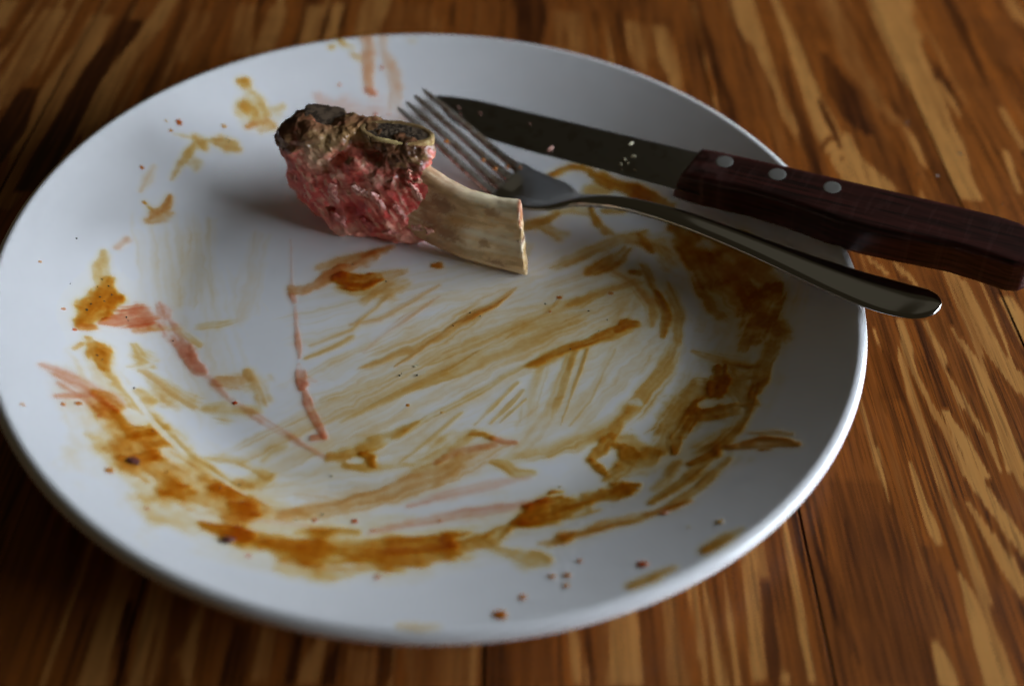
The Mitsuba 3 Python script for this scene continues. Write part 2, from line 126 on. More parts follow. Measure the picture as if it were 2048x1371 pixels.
('I',0.5,0.1,0,[(np.float64(-23.7),np.float64(-72.3),np.float64(3.3)),(np.float64(-19.1),np.float64(-72.9),np.float64(3.7))]),
('I',0.8,0,0,[(np.float64(-6.5),np.float64(-63.5),np.float64(1.1)),(np.float64(-4.4),np.float64(-61.7),np.float64(2.2)),(np.float64(-2.5),np.float64(-59.6),np.float64(1.5))]),
('I',0.32,0,0.3,[(np.float64(16.4),np.float64(-59.1),np.float64(4.7)),(np.float64(11.0),np.float64(-65.3),np.float64(9.5)),(np.float64(5.7),np.float64(-71.6),np.float64(8.8)),(np.float64(1.0),np.float64(-74.8),np.float64(3.6))]),
('I',0.25,0.15,0.5,[(np.float64(26.5),np.float64(-61.9),np.float64(4.4)),(np.float64(18.7),np.float64(-68.3),np.float64(7.9)),(np.float64(9.1),np.float64(-75.8),np.float64(8.9)),(np.float64(-1.8),np.float64(-82.1),np.float64(9.8)),(np.float64(-16.6),np.float64(-90.1),np.float64(10.0)),(np.float64(-30.6),np.float64(-96.8),np.float64(6.5))]),
('I',0.5,0,0.1,[(np.float64(24.0),np.float64(-69.0),np.float64(1.9)),(np.float64(27.8),np.float64(-70.1),np.float64(4.0)),(np.float64(31.6),np.float64(-72.5),np.float64(4.4)),(np.float64(36.5),np.float64(-72.6),np.float64(1.9))]),
('I',0.3,0.1,0.3,[(np.float64(15.7),np.float64(-67.7),np.float64(3.4)),(np.float64(11.7),np.float64(-72.8),np.float64(5.0)),(np.float64(8.0),np.float64(-78.7),np.float64(3.3))]),
('I',0.32,0,0.7,[(np.float64(65.5),np.float64(-41.4),np.float64(4.2)),(np.float64(60.5),np.float64(-48.0),np.float64(6.4)),(np.float64(55.1),np.float64(-53.2),np.float64(7.4)),(np.float64(40.4),np.float64(-62.9),np.float64(6.7)),(np.float64(27.6),np.float64(-68.3),np.float64(2.2))]),
('I',0.4,0,0.1,[(np.float64(-57.6),np.float64(-78.7),np.float64(2.6)),(np.float64(-53.8),np.float64(-77.6),np.float64(4.7)),(np.float64(-48.6),np.float64(-77.8),np.float64(4.0)),(np.float64(-41.9),np.float64(-81.2),np.float64(5.0)),(np.float64(-39.0),np.float64(-82.7),np.float64(2.7))]),
('I',0.3,0,0.2,[(np.float64(-51.5),np.float64(-88.4),np.float64(5.6)),(np.float64(-45.9),np.float64(-88.9),np.float64(8.7)),(np.float64(-40.3),np.float64(-83.0),np.float64(6.0))]),
('I',0.28,0,0.6,[(np.float64(-70.0),np.float64(-90.1),np.float64(4.0)),(np.float64(-57.7),np.float64(-94.9),np.float64(12.3)),(np.float64(-46.3),np.float64(-94.7),np.float64(12.8)),(np.float64(-27.7),np.float64(-94.3),np.float64(8.6))]),
('I',0.3,0,0.1,[(np.float64(-42.3),np.float64(-75.7),np.float64(2.2)),(np.float64(-40.5),np.float64(-72.8),np.float64(4.2)),(np.float64(-37.3),np.float64(-70.5),np.float64(2.6))]),
('I',0.2,0.1,0.6,[(np.float64(-29.5),np.float64(-87.2),np.float64(4.0)),(np.float64(-17.9),np.float64(-88.3),np.float64(8.0)),(np.float64(-7.1),np.float64(-84.9),np.float64(5.7))]),
('X',2.5,0,0,[(np.float64(-17.6),np.float64(-73.5),np.float64(1.9)),(np.float64(-15.3),np.float64(-72.9),np.float64(3.4)),(np.float64(-14.1),np.float64(-72.4),np.float64(1.5))]),
('X',2,0,0,[(np.float64(-8.7),np.float64(-72.2),np.float64(3.0)),(np.float64(-6.8),np.float64(-71.6),np.float64(3.7))]),
('J',0.05,0.4,0.3,[(np.float64(-8.3),np.float64(-99.8),np.float64(1.3)),(np.float64(-3.8),np.float64(-97.8),np.float64(3.0)),(np.float64(7.6),np.float64(-93.3),np.float64(4.9)),(np.float64(19.5),np.float64(-88.7),np.float64(5.2)),(np.float64(31.5),np.float64(-85.4),np.float64(4.0)),(np.float64(41.4),np.float64(-83.1),np.float64(2.9))]),
('J',0.05,0.25,0.4,[(np.float64(1.8),np.float64(-87.7),np.float64(1.9)),(np.float64(12.7),np.float64(-82.8),np.float64(4.4)),(np.float64(23.9),np.float64(-77.9),np.float64(3.6)),(np.float64(35.3),np.float64(-74.0),np.float64(1.5))]),
('J',0.05,0.2,0.3,[(np.float64(-49.6),np.float64(-104.4),np.float64(1.6)),(np.float64(-37.2),np.float64(-101.1),np.float64(2.5)),(np.float64(-23.9),np.float64(-100.2),np.float64(1.7))]),
('J',0.1,0.3,0.3,[(np.float64(7.2),np.float64(-71.4),np.float64(1.8)),(np.float64(12.7),np.float64(-67.0),np.float64(3.7)),(np.float64(24.3),np.float64(-62.9),np.float64(1.9))]),
('K',1.05,0,0.15,[(np.float64(-32.2),np.float64(-110.5),np.float64(5.9)),(np.float64(-25.5),np.float64(-111.1),np.float64(12.0)),(np.float64(-17.8),np.float64(-110.5),np.float64(17.1)),(np.float64(-9.6),np.float64(-108.8),np.float64(18.9)),(np.float64(-1.0),np.float64(-107.8),np.float64(17.4)),(np.float64(6.2),np.float64(-106.9),np.float64(15.8)),(np.float64(16.2),np.float64(-103.8),np.float64(11.3)),(np.float64(24.9),np.float64(-99.8),np.float64(7.5)),(np.float64(33.5),np.float64(-92.5),np.float64(3.3))]),
('K',0.9,0,0.2,[(np.float64(-23.2),np.float64(-115.7),np.float64(2.0)),(np.float64(-18.2),np.float64(-115.0),np.float64(3.9)),(np.float64(-10.3),np.float64(-112.9),np.float64(3.6)),(np.float64(-8.2),np.float64(-112.1),np.float64(1.6))]),
('K',1,0.05,0,[(np.float64(13.1),np.float64(-98.4),np.float64(1.7)),(np.float64(13.8),np.float64(-101.0),np.float64(3.5)),(np.float64(15.4),np.float64(-103.4),np.float64(2.4))]),
('K',0.6,0.1,0.2,[(np.float64(-1.1),np.float64(-107.0),np.float64(2.9)),(np.float64(8.1),np.float64(-105.4),np.float64(5.0)),(np.float64(19.2),np.float64(-104.0),np.float64(4.6)),(np.float64(24.8),np.float64(-102.4),np.float64(3.0))]),
('K',0.55,0,0.1,[(np.float64(26.2),np.float64(-103.3),np.float64(4.1)),(np.float64(31.8),np.float64(-106.2),np.float64(6.8)),(np.float64(36.4),np.float64(-108.5),np.float64(7.9)),(np.float64(40.1),np.float64(-109.2),np.float64(4.0))]),
('K',0.5,0,0.2,[(np.float64(-27.1),np.float64(-104.1),np.float64(2.1)),(np.float64(-22.0),np.float64(-102.8),np.float64(5.5)),(np.float64(-11.7),np.float64(-101.3),np.float64(3.9))]),
('K',0.35,0,0,[(np.float64(-27.8),np.float64(-119.2),np.float64(3.8)),(np.float64(-22.5),np.float64(-118.9),np.float64(6.5)),(np.float64(-14.7),np.float64(-119.5),np.float64(5.7)),(np.float64(-9.7),np.float64(-118.4),np.float64(2.7))]),
('K',0.4,0,0.2,[(np.float64(-19.8),np.float64(-106.9),np.float64(4.1)),(np.float64(-9.6),np.float64(-104.0),np.float64(4.2)),(np.float64(3.7),np.float64(-102.1),np.float64(3.0))]),
('K',1.2,0,0.1,[(np.float64(-50.3),np.float64(-107.5),np.float64(2.4)),(np.float64(-46.1),np.float64(-107.6),np.float64(5.2)),(np.float64(-42.1),np.float64(-107.9),np.float64(6.7)),(np.float64(-39.2),np.float64(-109.0),np.float64(5.7))]),
('K',0.8,0,0.1,[(np.float64(-41.9),np.float64(-108.6),np.float64(5.9)),(np.float64(-35.0),np.float64(-110.1),np.float64(8.7)),(np.float64(-29.7),np.float64(-110.0),np.float64(8.0))]),
('K',0.5,0.2,0.3,[(np.float64(-28.1),np.float64(-116.7),np.float64(1.9)),(np.float64(-12.6),np.float64(-116.8),np.float64(2.7)),(np.float64(2.4),np.float64(-112.7),np.float64(2.0)),(np.float64(15.2),np.float64(-108.9),np.float64(1.6))]),
('K',0.5,0,0.1,[(np.float64(-51.6),np.float64(-106.6),np.float64(2.0)),(np.float64(-47.7),np.float64(-106.6),np.float64(2.4))]),
('X',1.2,0,0,[(np.float64(-16.6),np.float64(-106.3),np.float64(2.5)),(np.float64(-12.0),np.float64(-106.1),np.float64(3.8)),(np.float64(-7.3),np.float64(-105.8),np.float64(2.1))]),
('X',1,0,0.3,[(np.float64(18.4),np.float64(-99.5),np.float64(1.7)),(np.float64(22.3),np.float64(-96.4),np.float64(2.9)),(np.float64(27.7),np.float64(-92.5),np.float64(1.2))]),
('L',1.35,0,0.1,[(np.float64(31.1),np.float64(-92.5),np.float64(2.1)),(np.float64(34.6),np.float64(-90.7),np.float64(5.5)),(np.float64(39.4),np.float64(-88.9),np.float64(10.6)),(np.float64(45.7),np.float64(-86.2),np.float64(12.2)),(np.float64(50.6),np.float64(-82.8),np.float64(9.6)),(np.float64(56.4),np.float64(-79.7),np.float64(7.3)),(np.float64(62.7),np.float64(-77.4),np.float64(6.7)),(np.float64(65.8),np.float64(-77.2),np.float64(4.5))]),
('L',0.5,0.15,0.3,[(np.float64(39.0),np.float64(-101.4),np.float64(2.1)),(np.float64(48.6),np.float64(-97.6),np.float64(4.6)),(np.float64(57.9),np.float64(-93.2),np.float64(4.2)),(np.float64(68.9),np.float64(-89.2),np.float64(2.5))]),
('L',0.9,0.1,0,[(np.float64(43.6),np.float64(-99.3),np.float64(3.3)),(np.float64(45.9),np.float64(-98.3),np.float64(5.7)),(np.float64(48.1),np.float64(-96.8),np.float64(2.4))]),
('L',0.5,0.2,0.3,[(np.float64(67.5),np.float64(-89.9),np.float64(2.1)),(np.float64(73.0),np.float64(-88.2),np.float64(2.9)),(np.float64(80.0),np.float64(-85.6),np.float64(1.7))]),
('M',1.1,0,0,[(np.float64(52.9),np.float64(-65.7),np.float64(2.7)),(np.float64(55.8),np.float64(-61.5),np.float64(4.4)),(np.float64(59.6),np.float64(-55.5),np.float64(3.7))]),
('M',0.55,0,0.1,[(np.float64(59.6),np.float64(-55.5),np.float64(3.2)),(np.float64(63.6),np.float64(-47.0),np.float64(3.5)),(np.float64(65.5),np.float64(-42.7),np.float64(1.9))]),
('M',1.3,0,0,[(np.float64(53.5),np.float64(-65.7),np.float64(2.2)),(np.float64(55.8),np.float64(-68.4),np.float64(3.3)),(np.float64(57.2),np.float64(-70.4),np.float64(1.8))]),
('M',1,0,0,[(np.float64(58.3),np.float64(-73.0),np.float64(3.9)),(np.float64(61.6),np.float64(-69.6),np.float64(6.6)),(np.float64(64.4),np.float64(-64.9),np.float64(5.5)),(np.float64(64.1),np.float64(-60.2),np.float64(4.8)),(np.float64(60.7),np.float64(-59.1),np.float64(2.5))]),
('M',0.55,0,0.1,[(np.float64(63.7),np.float64(-70.7),np.float64(6.4)),(np.float64(68.1),np.float64(-68.8),np.float64(7.8)),(np.float64(70.6),np.float64(-62.2),np.float64(4.9))]),
('M',0.5,0,0.1,[(np.float64(61.9),np.float64(-57.0),np.float64(6.2)),(np.float64(65.2),np.float64(-56.8),np.float64(8.3)),(np.float64(69.2),np.float64(-61.1),np.float64(6.0))]),
('M',0.95,0,0.2,[(np.float64(75.1),np.float64(10.9),np.float64(2.1)),(np.float64(77.3),np.float64(4.8),np.float64(3.9)),(np.float64(77.7),np.float64(-2.5),np.float64(4.1)),(np.float64(76.1),np.float64(-10.4),np.float64(2.3))]),
('M',0.42,0,0.7,[(np.float64(81.1),np.float64(-10.5),np.float64(4.3)),(np.float64(78.7),np.float64(-18.9),np.float64(7.7)),(np.float64(75.0),np.float64(-27.2),np.float64(8.7)),(np.float64(67.3),np.float64(-40.2),np.float64(7.6)),(np.float64(60.1),np.float64(-50.7),np.float64(6.0)),(np.float64(48.4),np.float64(-60.8),np.float64(4.3)),(np.float64(40.9),np.float64(-64.9),np.float64(2.2))]),
('M',0.5,0,0.5,[(np.float64(70.7),np.float64(24.8),np.float64(2.6)),(np.float64(73.2),np.float64(17.1),np.float64(5.1)),(np.float64(75.7),np.float64(9.7),np.float64(4.2))]),
('M',0.35,0,0.6,[(np.float64(80.1),np.float64(15.4),np.float64(4.0)),(np.float64(83.0),np.float64(3.0),np.float64(7.0)),(np.float64(81.5),np.float64(-11.7),np.float64(4.9))]),
('M',0.35,0.02,0.5,[(np.float64(60.9),np.float64(19.5),np.float64(5.1)),(np.float64(67.8),np.float64(13.9),np.float64(7.2)),(np.float64(72.8),np.float64(4.3),np.float64(5.9)),(np.float64(72.5),np.float64(-5.6),np.float64(2.7))]),
('X',2.5,0,0,[(np.float64(65.5),np.float64(-41.4),np.float64(2.8)),(np.float64(67.6),np.float64(-40.6),np.float64(3.7))]),
('N',1.3,0,0,[(np.float64(94.1),np.float64(-26.1),np.float64(4.7)),(np.float64(92.9),np.float64(-32.4),np.float64(6.0)),(np.float64(91.5),np.float64(-38.1),np.float64(3.8))]),
('N',1.1,0,0.1,[(np.float64(86.8),np.float64(-40.9),np.float64(4.9)),(np.float64(83.1),np.float64(-47.4),np.float64(7.3)),(np.float64(79.0),np.float64(-55.0),np.float64(5.3)),(np.float64(77.4),np.float64(-62.9),np.float64(2.1))]),
('N',1.1,0,0.1,[(np.float64(84.9),np.float64(-46.0),np.float64(7.0)),(np.float64(90.8),np.float64(-46.3),np.float64(9.4)),(np.float64(96.6),np.float64(-45.8),np.float64(6.0))]),
('N',0.9,0,0.2,[(np.float64(103.4),np.float64(-37.1),np.float64(3.5)),(np.float64(100.3),np.float64(-47.1),np.float64(4.3)),(np.float64(95.4),np.float64(-56.6),np.float64(4.4)),(np.float64(88.9),np.float64(-64.7),np.float64(4.5)),(np.float64(82.4),np.float64(-68.2),np.float64(3.0))]),
('N',0.5,0,0.1,[(np.float64(87.4),np.float64(-33.9),np.float64(7.5)),(np.float64(83.0),np.float64(-41.6),np.float64(12.7)),(np.float64(77.1),np.float64(-52.6),np.float64(10.4)),(np.float64(73.6),np.float64(-61.3),np.float64(5.0))]),
('N',0.7,0,0.2,[(np.float64(110.6),np.float64(-18.4),np.float64(4.5)),(np.float64(107.4),np.float64(-27.3),np.float64(6.9)),(np.float64(102.9),np.float64(-38.2),np.float64(5.1))]),
('N',0.6,0,0.2,[(np.float64(86.1),np.float64(-16.7),np.float64(1.9)),(np.float64(91.5),np.float64(-19.5),np.float64(5.1)),(np.float64(97.0),np.float64(-21.9),np.float64(5.1)),(np.float64(102.9),np.float64(-25.0),np.float64(4.6))]),
('N',0.5,0,0.2,[(np.float64(93.6),np.float64(-31.3),np.float64(11.9)),(np.float64(98.0),np.float64(-32.3),np.float64(13.7)),(np.float64(99.9),np.float64(-42.3),np.float64(9.5))]),
('N',0.7,0,0.3,[(np.float64(88.9),np.float64(-64.7),np.float64(2.7)),(np.float64(82.6),np.float64(-72.8),np.float64(4.6)),(np.float64(75.7),np.float64(-79.8),np.float64(4.4)),(np.float64(69.8),np.float64(-84.3),np.float64(2.4))]),
('N',0.75,0.05,0.3,[(np.float64(92.1),np.float64(-68.1),np.float64(1.9)),(np.float64(83.3),np.float64(-79.5),np.float64(3.4)),(np.float64(75.2),np.float64(-86.7),np.float64(3.6)),(np.float64(65.9),np.float64(-92.0),np.float64(3.3)),(np.float64(48.5),np.float64(-97.6),np.float64(2.9)),(np.float64(40.9),np.float64(-102.7),np.float64(1.6))]),
('N',0.55,0,0.2,[(np.float64(78.5),np.float64(-67.7),np.float64(3.6)),(np.float64(75.6),np.float64(-73.0),np.float64(5.5)),(np.float64(71.3),np.float64(-78.9),np.float64(3.7))]),
('N',0.5,0,0.3,[(np.float64(85.1),np.float64(-60.6),np.float64(6.6)),(np.float64(91.1),np.float64(-57.0),np.float64(8.0)),(np.float64(88.8),np.float64(-65.8),np.float64(2.9))]),
('N',0.9,0.35,0.1,[(np.float64(92.1),np.float64(-63.6),np.float64(1.8)),(np.float64(97.4),np.float64(-63.3),np.float64(4.0)),(np.float64(102.1),np.float64(-63.0),np.float64(6.2)),(np.float64(106.8),np.float64(-64.5),np.float64(4.3)),(np.float64(110.9),np.float64(-66.3),np.float64(2.1))]),
('N',0.45,0.2,0.2,[(np.float64(99.5),np.float64(-58.0),np.float64(1.8)),(np.float64(104.8),np.float64(-59.4),np.float64(3.5)),(np.float64(110.3),np.float64(-61.5),np.float64(1.7))]),
('N',0.85,0,0,[(np.float64(112.2),np.float64(7.9),np.float64(7.5)),(np.float64(108.6),np.float64(-0.9),np.float64(11.5)),(np.float64(105.4),np.float64(-11.8),np.float64(8.8)),(np.float64(102.8),np.float64(-18.4),np.float64(4.3))]),
('N',0.45,0,0,[(np.float64(113.9),np.float64(-9.6),np.float64(4.5)),(np.float64(113.9),np.float64(-15.6),np.float64(5.9))]),
('X',3,0,0,[(np.float64(84.8),np.float64(-55.9),np.float64(6.0)),(np.float64(88.5),np.float64(-54.6),np.float64(7.6)),(np.float64(91.6),np.float64(-52.4),np.float64(2.6))]),
('X',2,0,0,[(np.float64(88.6),np.float64(-41.4),np.float64(3.7)),(np.float64(90.1),np.float64(-40.9),np.float64(4.7))]),
('O',0.9,0,0,[(np.float64(33.2),np.float64(70.2),np.float64(1.7)),(np.float64(36.0),np.float64(73.1),np.float64(3.4)),(np.float64(40.5),np.float64(76.5),np.float64(3.8)),(np.float64(44.5),np.float64(78.5),np.float64(3.2)),(np.float64(48.5),np.float64(78.3),np.float64(3.6)),(np.float64(51.3),np.float64(76.7),np.float64(2.5))]),
('O',1.1,0,0,[(np.float64(51.7),np.float64(75.1),np.float64(2.5)),(np.float64(55.2),np.float64(72.7),np.float64(6.0)),(np.float64(62.1),np.float64(69.0),np.float64(6.8)),(np.float64(70.4),np.float64(63.6),np.float64(6.1)),(np.float64(78.8),np.float64(58.8),np.float64(3.6))]),
('O',0.4,0,0,[(np.float64(51.5),np.float64(67.1),np.float64(5.8)),(np.float64(55.3),np.float64(66.4),np.float64(8.4))]),
('O',0.8,0,0,[(np.float64(68.5),np.float64(61.7),np.float64(5.0)),(np.float64(75.9),np.float64(58.5),np.float64(7.2)),(np.float64(81.3),np.float64(56.0),np.float64(4.6))]),
('O',0.7,0,0,[(np.float64(28.0),np.float64(39.3),np.float64(2.6)),(np.float64(30.6),np.float64(41.9),np.float64(6.4)),(np.float64(35.5),np.float64(45.5),np.float64(4.9)),(np.float64(39.6),np.float64(49.6),np.float64(2.1))]),
('O',0.9,0,0,[(np.float64(52.2),np.float64(55.1),np.float64(2.0)),(np.float64(53.0),np.float64(50.2),np.float64(3.0)),(np.float64(54.5),np.float64(45.1),np.float64(3.3)),(np.float64(58.2),np.float64(42.1),np.float64(4.2)),(np.float64(60.2),np.float64(41.2),np.float64(2.3))]),
('O',0.35,0,0.1,[(np.float64(37.1),np.float64(39.9),np.float64(5.4)),(np.float64(40.9),np.float64(37.0),np.float64(6.7)),(np.float64(43.6),np.float64(37.9),np.float64(2.8))]),
('O',0.3,0,0,[(np.float64(30.3),np.float64(30.5),np.float64(3.6)),(np.float64(29.8),np.float64(25.0),np.float64(1.8))]),
('O',0.5,0,0.2,[(np.float64(58.2),np.float64(53.6),np.float64(3.6)),(np.float64(62.9),np.float64(54.4),np.float64(4.6))]),
('O',0.9,0,0.2,[(np.float64(64.6),np.float64(32.8),np.float64(4.3)),(np.float64(61.8),np.float64(27.7),np.float64(8.1)),(np.float64(57.3),np.float64(22.6),np.float64(7.3)),(np.float64(51.1),np.float64(18.3),np.float64(4.0))]),
('O',1.2,0,0,[(np.float64(66.9),np.float64(20.3),np.float64(2.7)),(np.float64(68.8),np.float64(20.3),np.float64(4.8))]),
('O',0.8,0,0.1,[(np.float64(69.8),np.float64(41.3),np.float64(2.4)),(np.float64(71.9),np.float64(37.4),np.float64(3.3)),(np.float64(74.0),np.float64(32.9),np.float64(2.8))]),
('O',0.4,0,0.4,[(np.float64(66.4),np.float64(38.1),np.float64(5.7)),(np.float64(77.4),np.float64(39.0),np.float64(10.2)),(np.float64(82.4),np.float64(28.5),np.float64(6.4))]),
('O',0.35,0,0.5,[(np.float64(37.9),np.float64(19.3),np.float64(2.5)),(np.float64(46.6),np.float64(25.8),np.float64(5.5)),(np.float64(61.0),np.float64(37.3),np.float64(6.9)),(np.float64(72.0),np.float64(42.9),np.float64(4.3))]),
('O',0.5,0,0.2,[(np.float64(71.6),np.float64(24.9),np.float64(3.0)),(np.float64(74.0),np.float64(17.3),np.float64(4.5)),(np.float64(74.8),np.float64(12.1),np.float64(1.9))]),
('O',0.3,0,0.4,[(np.float64(36.7),np.float64(51.6),np.float64(3.0)),(np.float64(46.1),np.float64(52.8),np.float64(6.0)),(np.float64(51.7),np.float64(52.1),np.float64(4.2))]),
('P',0.75,0,0.1,[(np.float64(83.2),np.float64(43.8),np.float64(8.2)),(np.float64(87.1),np.float64(37.0),np.float64(11.8)),(np.float64(91.0),np.float64(27.7),np.float64(12.8)),(np.float64(93.9),np.float64(17.3),np.float64(8.8))]),
('P',0.45,0,0.2,[(np.float64(84.3),np.float64(33.5),np.float64(13.8)),(np.float64(94.1),np.float64(22.2),np.float64(20.2)),(np.float64(99.9),np.float64(8.7),np.float64(16.3))]),
('P',0.8,0,0,[(np.float64(97.7),np.float64(26.3),np.float64(7.7)),(np.float64(104.0),np.float64(14.9),np.float64(8.7)),(np.float64(106.4),np.float64(2.1),np.float64(6.4))]),
('P',0.6,0,0.1,[(np.float64(91.6),np.float64(44.7),np.float64(8.3)),(np.float64(104.5),np.float64(29.5),np.float64(11.9)),(np.float64(113.0),np.float64(12.6),np.float64(7.5))]),
('P',0.5,0,0,[(np.float64(107.9),np.float64(-6.6),np.float64(8.7)),(np.float64(113.3),np.float64(-12.3),np.float64(6.5))]),
('X',1.5,0,0.2,[(np.float64(80.0),np.float64(37.7),np.float64(2.5)),(np.float64(84.9),np.float64(25.8),np.float64(2.7)),(np.float64(87.7),np.float64(11.8),np.float64(2.1)),(np.float64(88.4),np.float64(3.0),np.float64(1.4))]),
('Q',0.75,0,0,[(np.float64(-87.3),np.float64(94.7),np.float64(3.9)),(np.float64(-85.7),np.float64(94.6),np.float64(5.8))]),
('Q',0.5,0,0,[(np.float64(-82.4),np.float64(92.1),np.float64(4.3)),(np.float64(-78.2),np.float64(89.9),np.float64(5.8)),(np.float64(-75.2),np.float64(84.4),np.float64(4.8)),(np.float64(-77.3),np.float64(80.4),np.float64(3.9))]),
('Q',0.5,0,0,[(np.float64(-84.2),np.float64(86.9),np.float64(2.1)),(np.float64(-82.8),np.float64(84.5),np.float64(4.7)),(np.float64(-79.6),np.float64(84.5),np.float64(3.9)),(np.float64(-79.4),np.float64(79.6),np.float64(2.9))]),
('Q',0.3,0,0,[(np.float64(-83.1),np.float64(90.6),np.float64(6.5)),(np.float64(-78.0),np.float64(83.9),np.float64(13.0))]),
('Q',0.25,0,0,[(np.float64(-73.8),np.float64(87.3),np.float64(3.5)),(np.float64(-70.3),np.float64(90.2),np.float64(2.2))]),
('Q',0.5,0.4,0,[(np.float64(-81.2),np.float64(76.2),np.float64(1.7)),(np.float64(-78.6),np.float64(79.0),np.float64(2.8)),(np.float64(-74.9),np.float64(82.5),np.float64(2.6))]),
('Q',0.3,0.1,0,[(np.float64(-73.6),np.float64(80.6),np.float64(4.1)),(np.float64(-76.6),np.float64(76.6),np.float64(2.5))]),
('R',0.55,0,0,[(np.float64(-97.0),np.float64(64.1),np.float64(3.8)),(np.float64(-95.0),np.float64(63.2),np.float64(5.9)),(np.float64(-93.3),np.float64(61.3),np.float64(3.0))]),
('R',0.45,0,0,[(np.float64(-97.4),np.float64(60.4),np.float64(1.7)),(np.float64(-98.1),np.float64(55.6),np.float64(3.4)),(np.float64(-99.1),np.float64(50.0),np.float64(2.7))]),
('R',0.4,0.05,0.2,[(np.float64(-99.7),np.float64(50.3),np.float64(3.1)),(np.float64(-100.5),np.float64(44.8),np.float64(2.4)),(np.float64(-100.9),np.float64(41.6),np.float64(1.3))]),
('R',0.5,0.05,0,[(np.float64(-90.5),np.float64(64.8),np.float64(3.3)),(np.float64(-87.9),np.float64(65.6),np.float64(6.1)),(np.float64(-84.6),np.float64(66.5),np.float64(5.6))]),
('R',0.25,0,0,[(np.float64(-96.8),np.float64(51.2),np.float64(4.3)),(np.float64(-94.6),np.float64(53.4),np.float64(4.6)),(np.float64(-94.3),np.float64(49.8),np.float64(2.4))]),
('R',0.15,0.1,0.4,[(np.float64(-107.4),np.float64(44.7),np.float64(2.3)),(np.float64(-108.2),np.float64(37.9),np.float64(3.9)),(np.float64(-108.7),np.float64(31.3),np.float64(1.6))]),
('R',0.4,0,0,[(np.float64(-104.6),np.float64(62.1),np.float64(1.2)),(np.float64(-100.3),np.float64(62.8),np.float64(1.2)),(np.float64(-97.4),np.float64(63.4),np.float64(1.9))]),
('R',0.3,0,0,[(np.float64(-93.9),np.float64(63.8),np.float64(1.8)),(np.float64(-90.7),np.float64(65.7),np.float64(2.3))]),
('R',0.5,0.35,0,[(np.float64(-102.8),np.float64(21.4),np.float64(1.4)),(np.float64(-102.1),np.float64(23.8),np.float64(4.2)),(np.float64(-100.3),np.float64(26.8),np.float64(4.5)),(np.float64(-99.2),np.float64(30.9),np.float64(2.7)),(np.float64(-99.2),np.float64(34.4),np.float64(1.6))]),
('R',0.3,0.2,0,[(np.float64(-102.8),np.float64(20.4),np.float64(3.6)),(np.float64(-98.7),np.float64(23.6),np.float64(4.3)),(np.float64(-97.1),np.float64(27.2),np.float64(1.9))]),
('R',0.7,0,0,[(np.float64(-106.6),np.float64(27.3),np.float64(1.2)),(np.float64(-106.1),np.float64(27.1),np.float64(1.9))]),
('R',0.6,0,0,[(np.float64(-104.6),np.float64(26.0),np.float64(1.4)),(np.float64(-103.7),np.float64(25.5),np.float64(1.4))]),
('S',0.15,0.4,0.3,[(np.float64(-43.4),np.float64(130.9),np.float64(5.4)),(np.float64(-41.7),np.float64(123.9),np.float64(5.7)),(np.float64(-40.1),np.float64(114.5),np.float64(4.8)),(np.float64(-39.2),np.float64(107.5),np.float64(4.4)),(np.float64(-38.5),np.float64(105.3),np.float64(2.0))]),
('S',0.12,0.3,0.2,[(np.float64(-36.7),np.float64(132.8),np.float64(3.3)),(np.float64(-35.1),np.float64(125.4),np.float64(4.6)),(np.float64(-32.0),np.float64(119.4),np.float64(6.3)),(np.float64(-28.8),np.float64(110.2),np.float64(6.9)),(np.float64(-28.3),np.float64(101.6),np.float64(5.2))]),
('S',0.55,0,0,[(np.float64(-53.6),np.float64(126.0),np.float64(2.1)),(np.float64(-51.3),np.float64(124.5),np.float64(3.2)),(np.float64(-48.0),np.float64(124.2),np.float64(2.6))]),
('S',0.35,0,0,[(np.float64(-56.6),np.float64(121.7),np.float64(2.0)),(np.float64(-55.5),np.float64(122.5),np.float64(1.6))]),
('S',0.18,0.05,0,[(np.float64(-28.7),np.float64(132.0),np.float64(0.9)),(np.float64(-25.2),np.float64(131.9),np.float64(2.3)),(np.float64(-23.1),np.float64(132.0),np.float64(2.0))]),
('S',0.25,0.1,0,[(np.float64(-47.6),np.float64(121.3),np.float64(2.9)),(np.float64(-44.6),np.float64(120.3),np.float64(3.4))]),
('S',0.1,0.75,0,[(np.float64(-39.8),np.float64(106.4),np.float64(2.4)),(np.float64(-38.2),np.float64(106.3),np.float64(4.0))]),
('S',0.02,0.2,0.1,[(np.float64(-57.4),np.float64(99.2),np.float64(4.6)),(np.float64(-48.6),np.float64(93.3),np.float64(14.0)),(np.float64(-33.3),np.float64(96.6),np.float64(16.2)),(np.float64(-25.7),np.float64(99.7),np.float64(6.8))]),
('S',0.1,0.3,0.1,[(np.float64(-55.8),np.float64(88.9),np.float64(2.3)),(np.float64(-48.4),np.float64(91.9),np.float64(4.5))]),
('T',0.6,0.05,0,[(np.float64(81.3),np.float64(-107.4),np.float64(2.3)),(np.float64(85.8),np.float64(-103.8),np.float64(3.3)),(np.float64(91.2),np.float64(-99.2),np.float64(2.4))]),
('U',0.5,0.05,0,[(np.float64(61.5),np.float64(-119.6),np.float64(2.3)),(np.float64(67.0),np.float64(-116.6),np.float64(3.0)),(np.float64(72.9),np.float64(-112.8),np.float64(1.2))]),
('V',0.15,0.05,0,[(np.float64(5.6),np.float64(-136.3),np.float64(2.0)),(np.float64(10.5),np.float64(-136.4),np.float64(2.8)),(np.float64(15.2),np.float64(-135.5),np.float64(2.0))]),
]
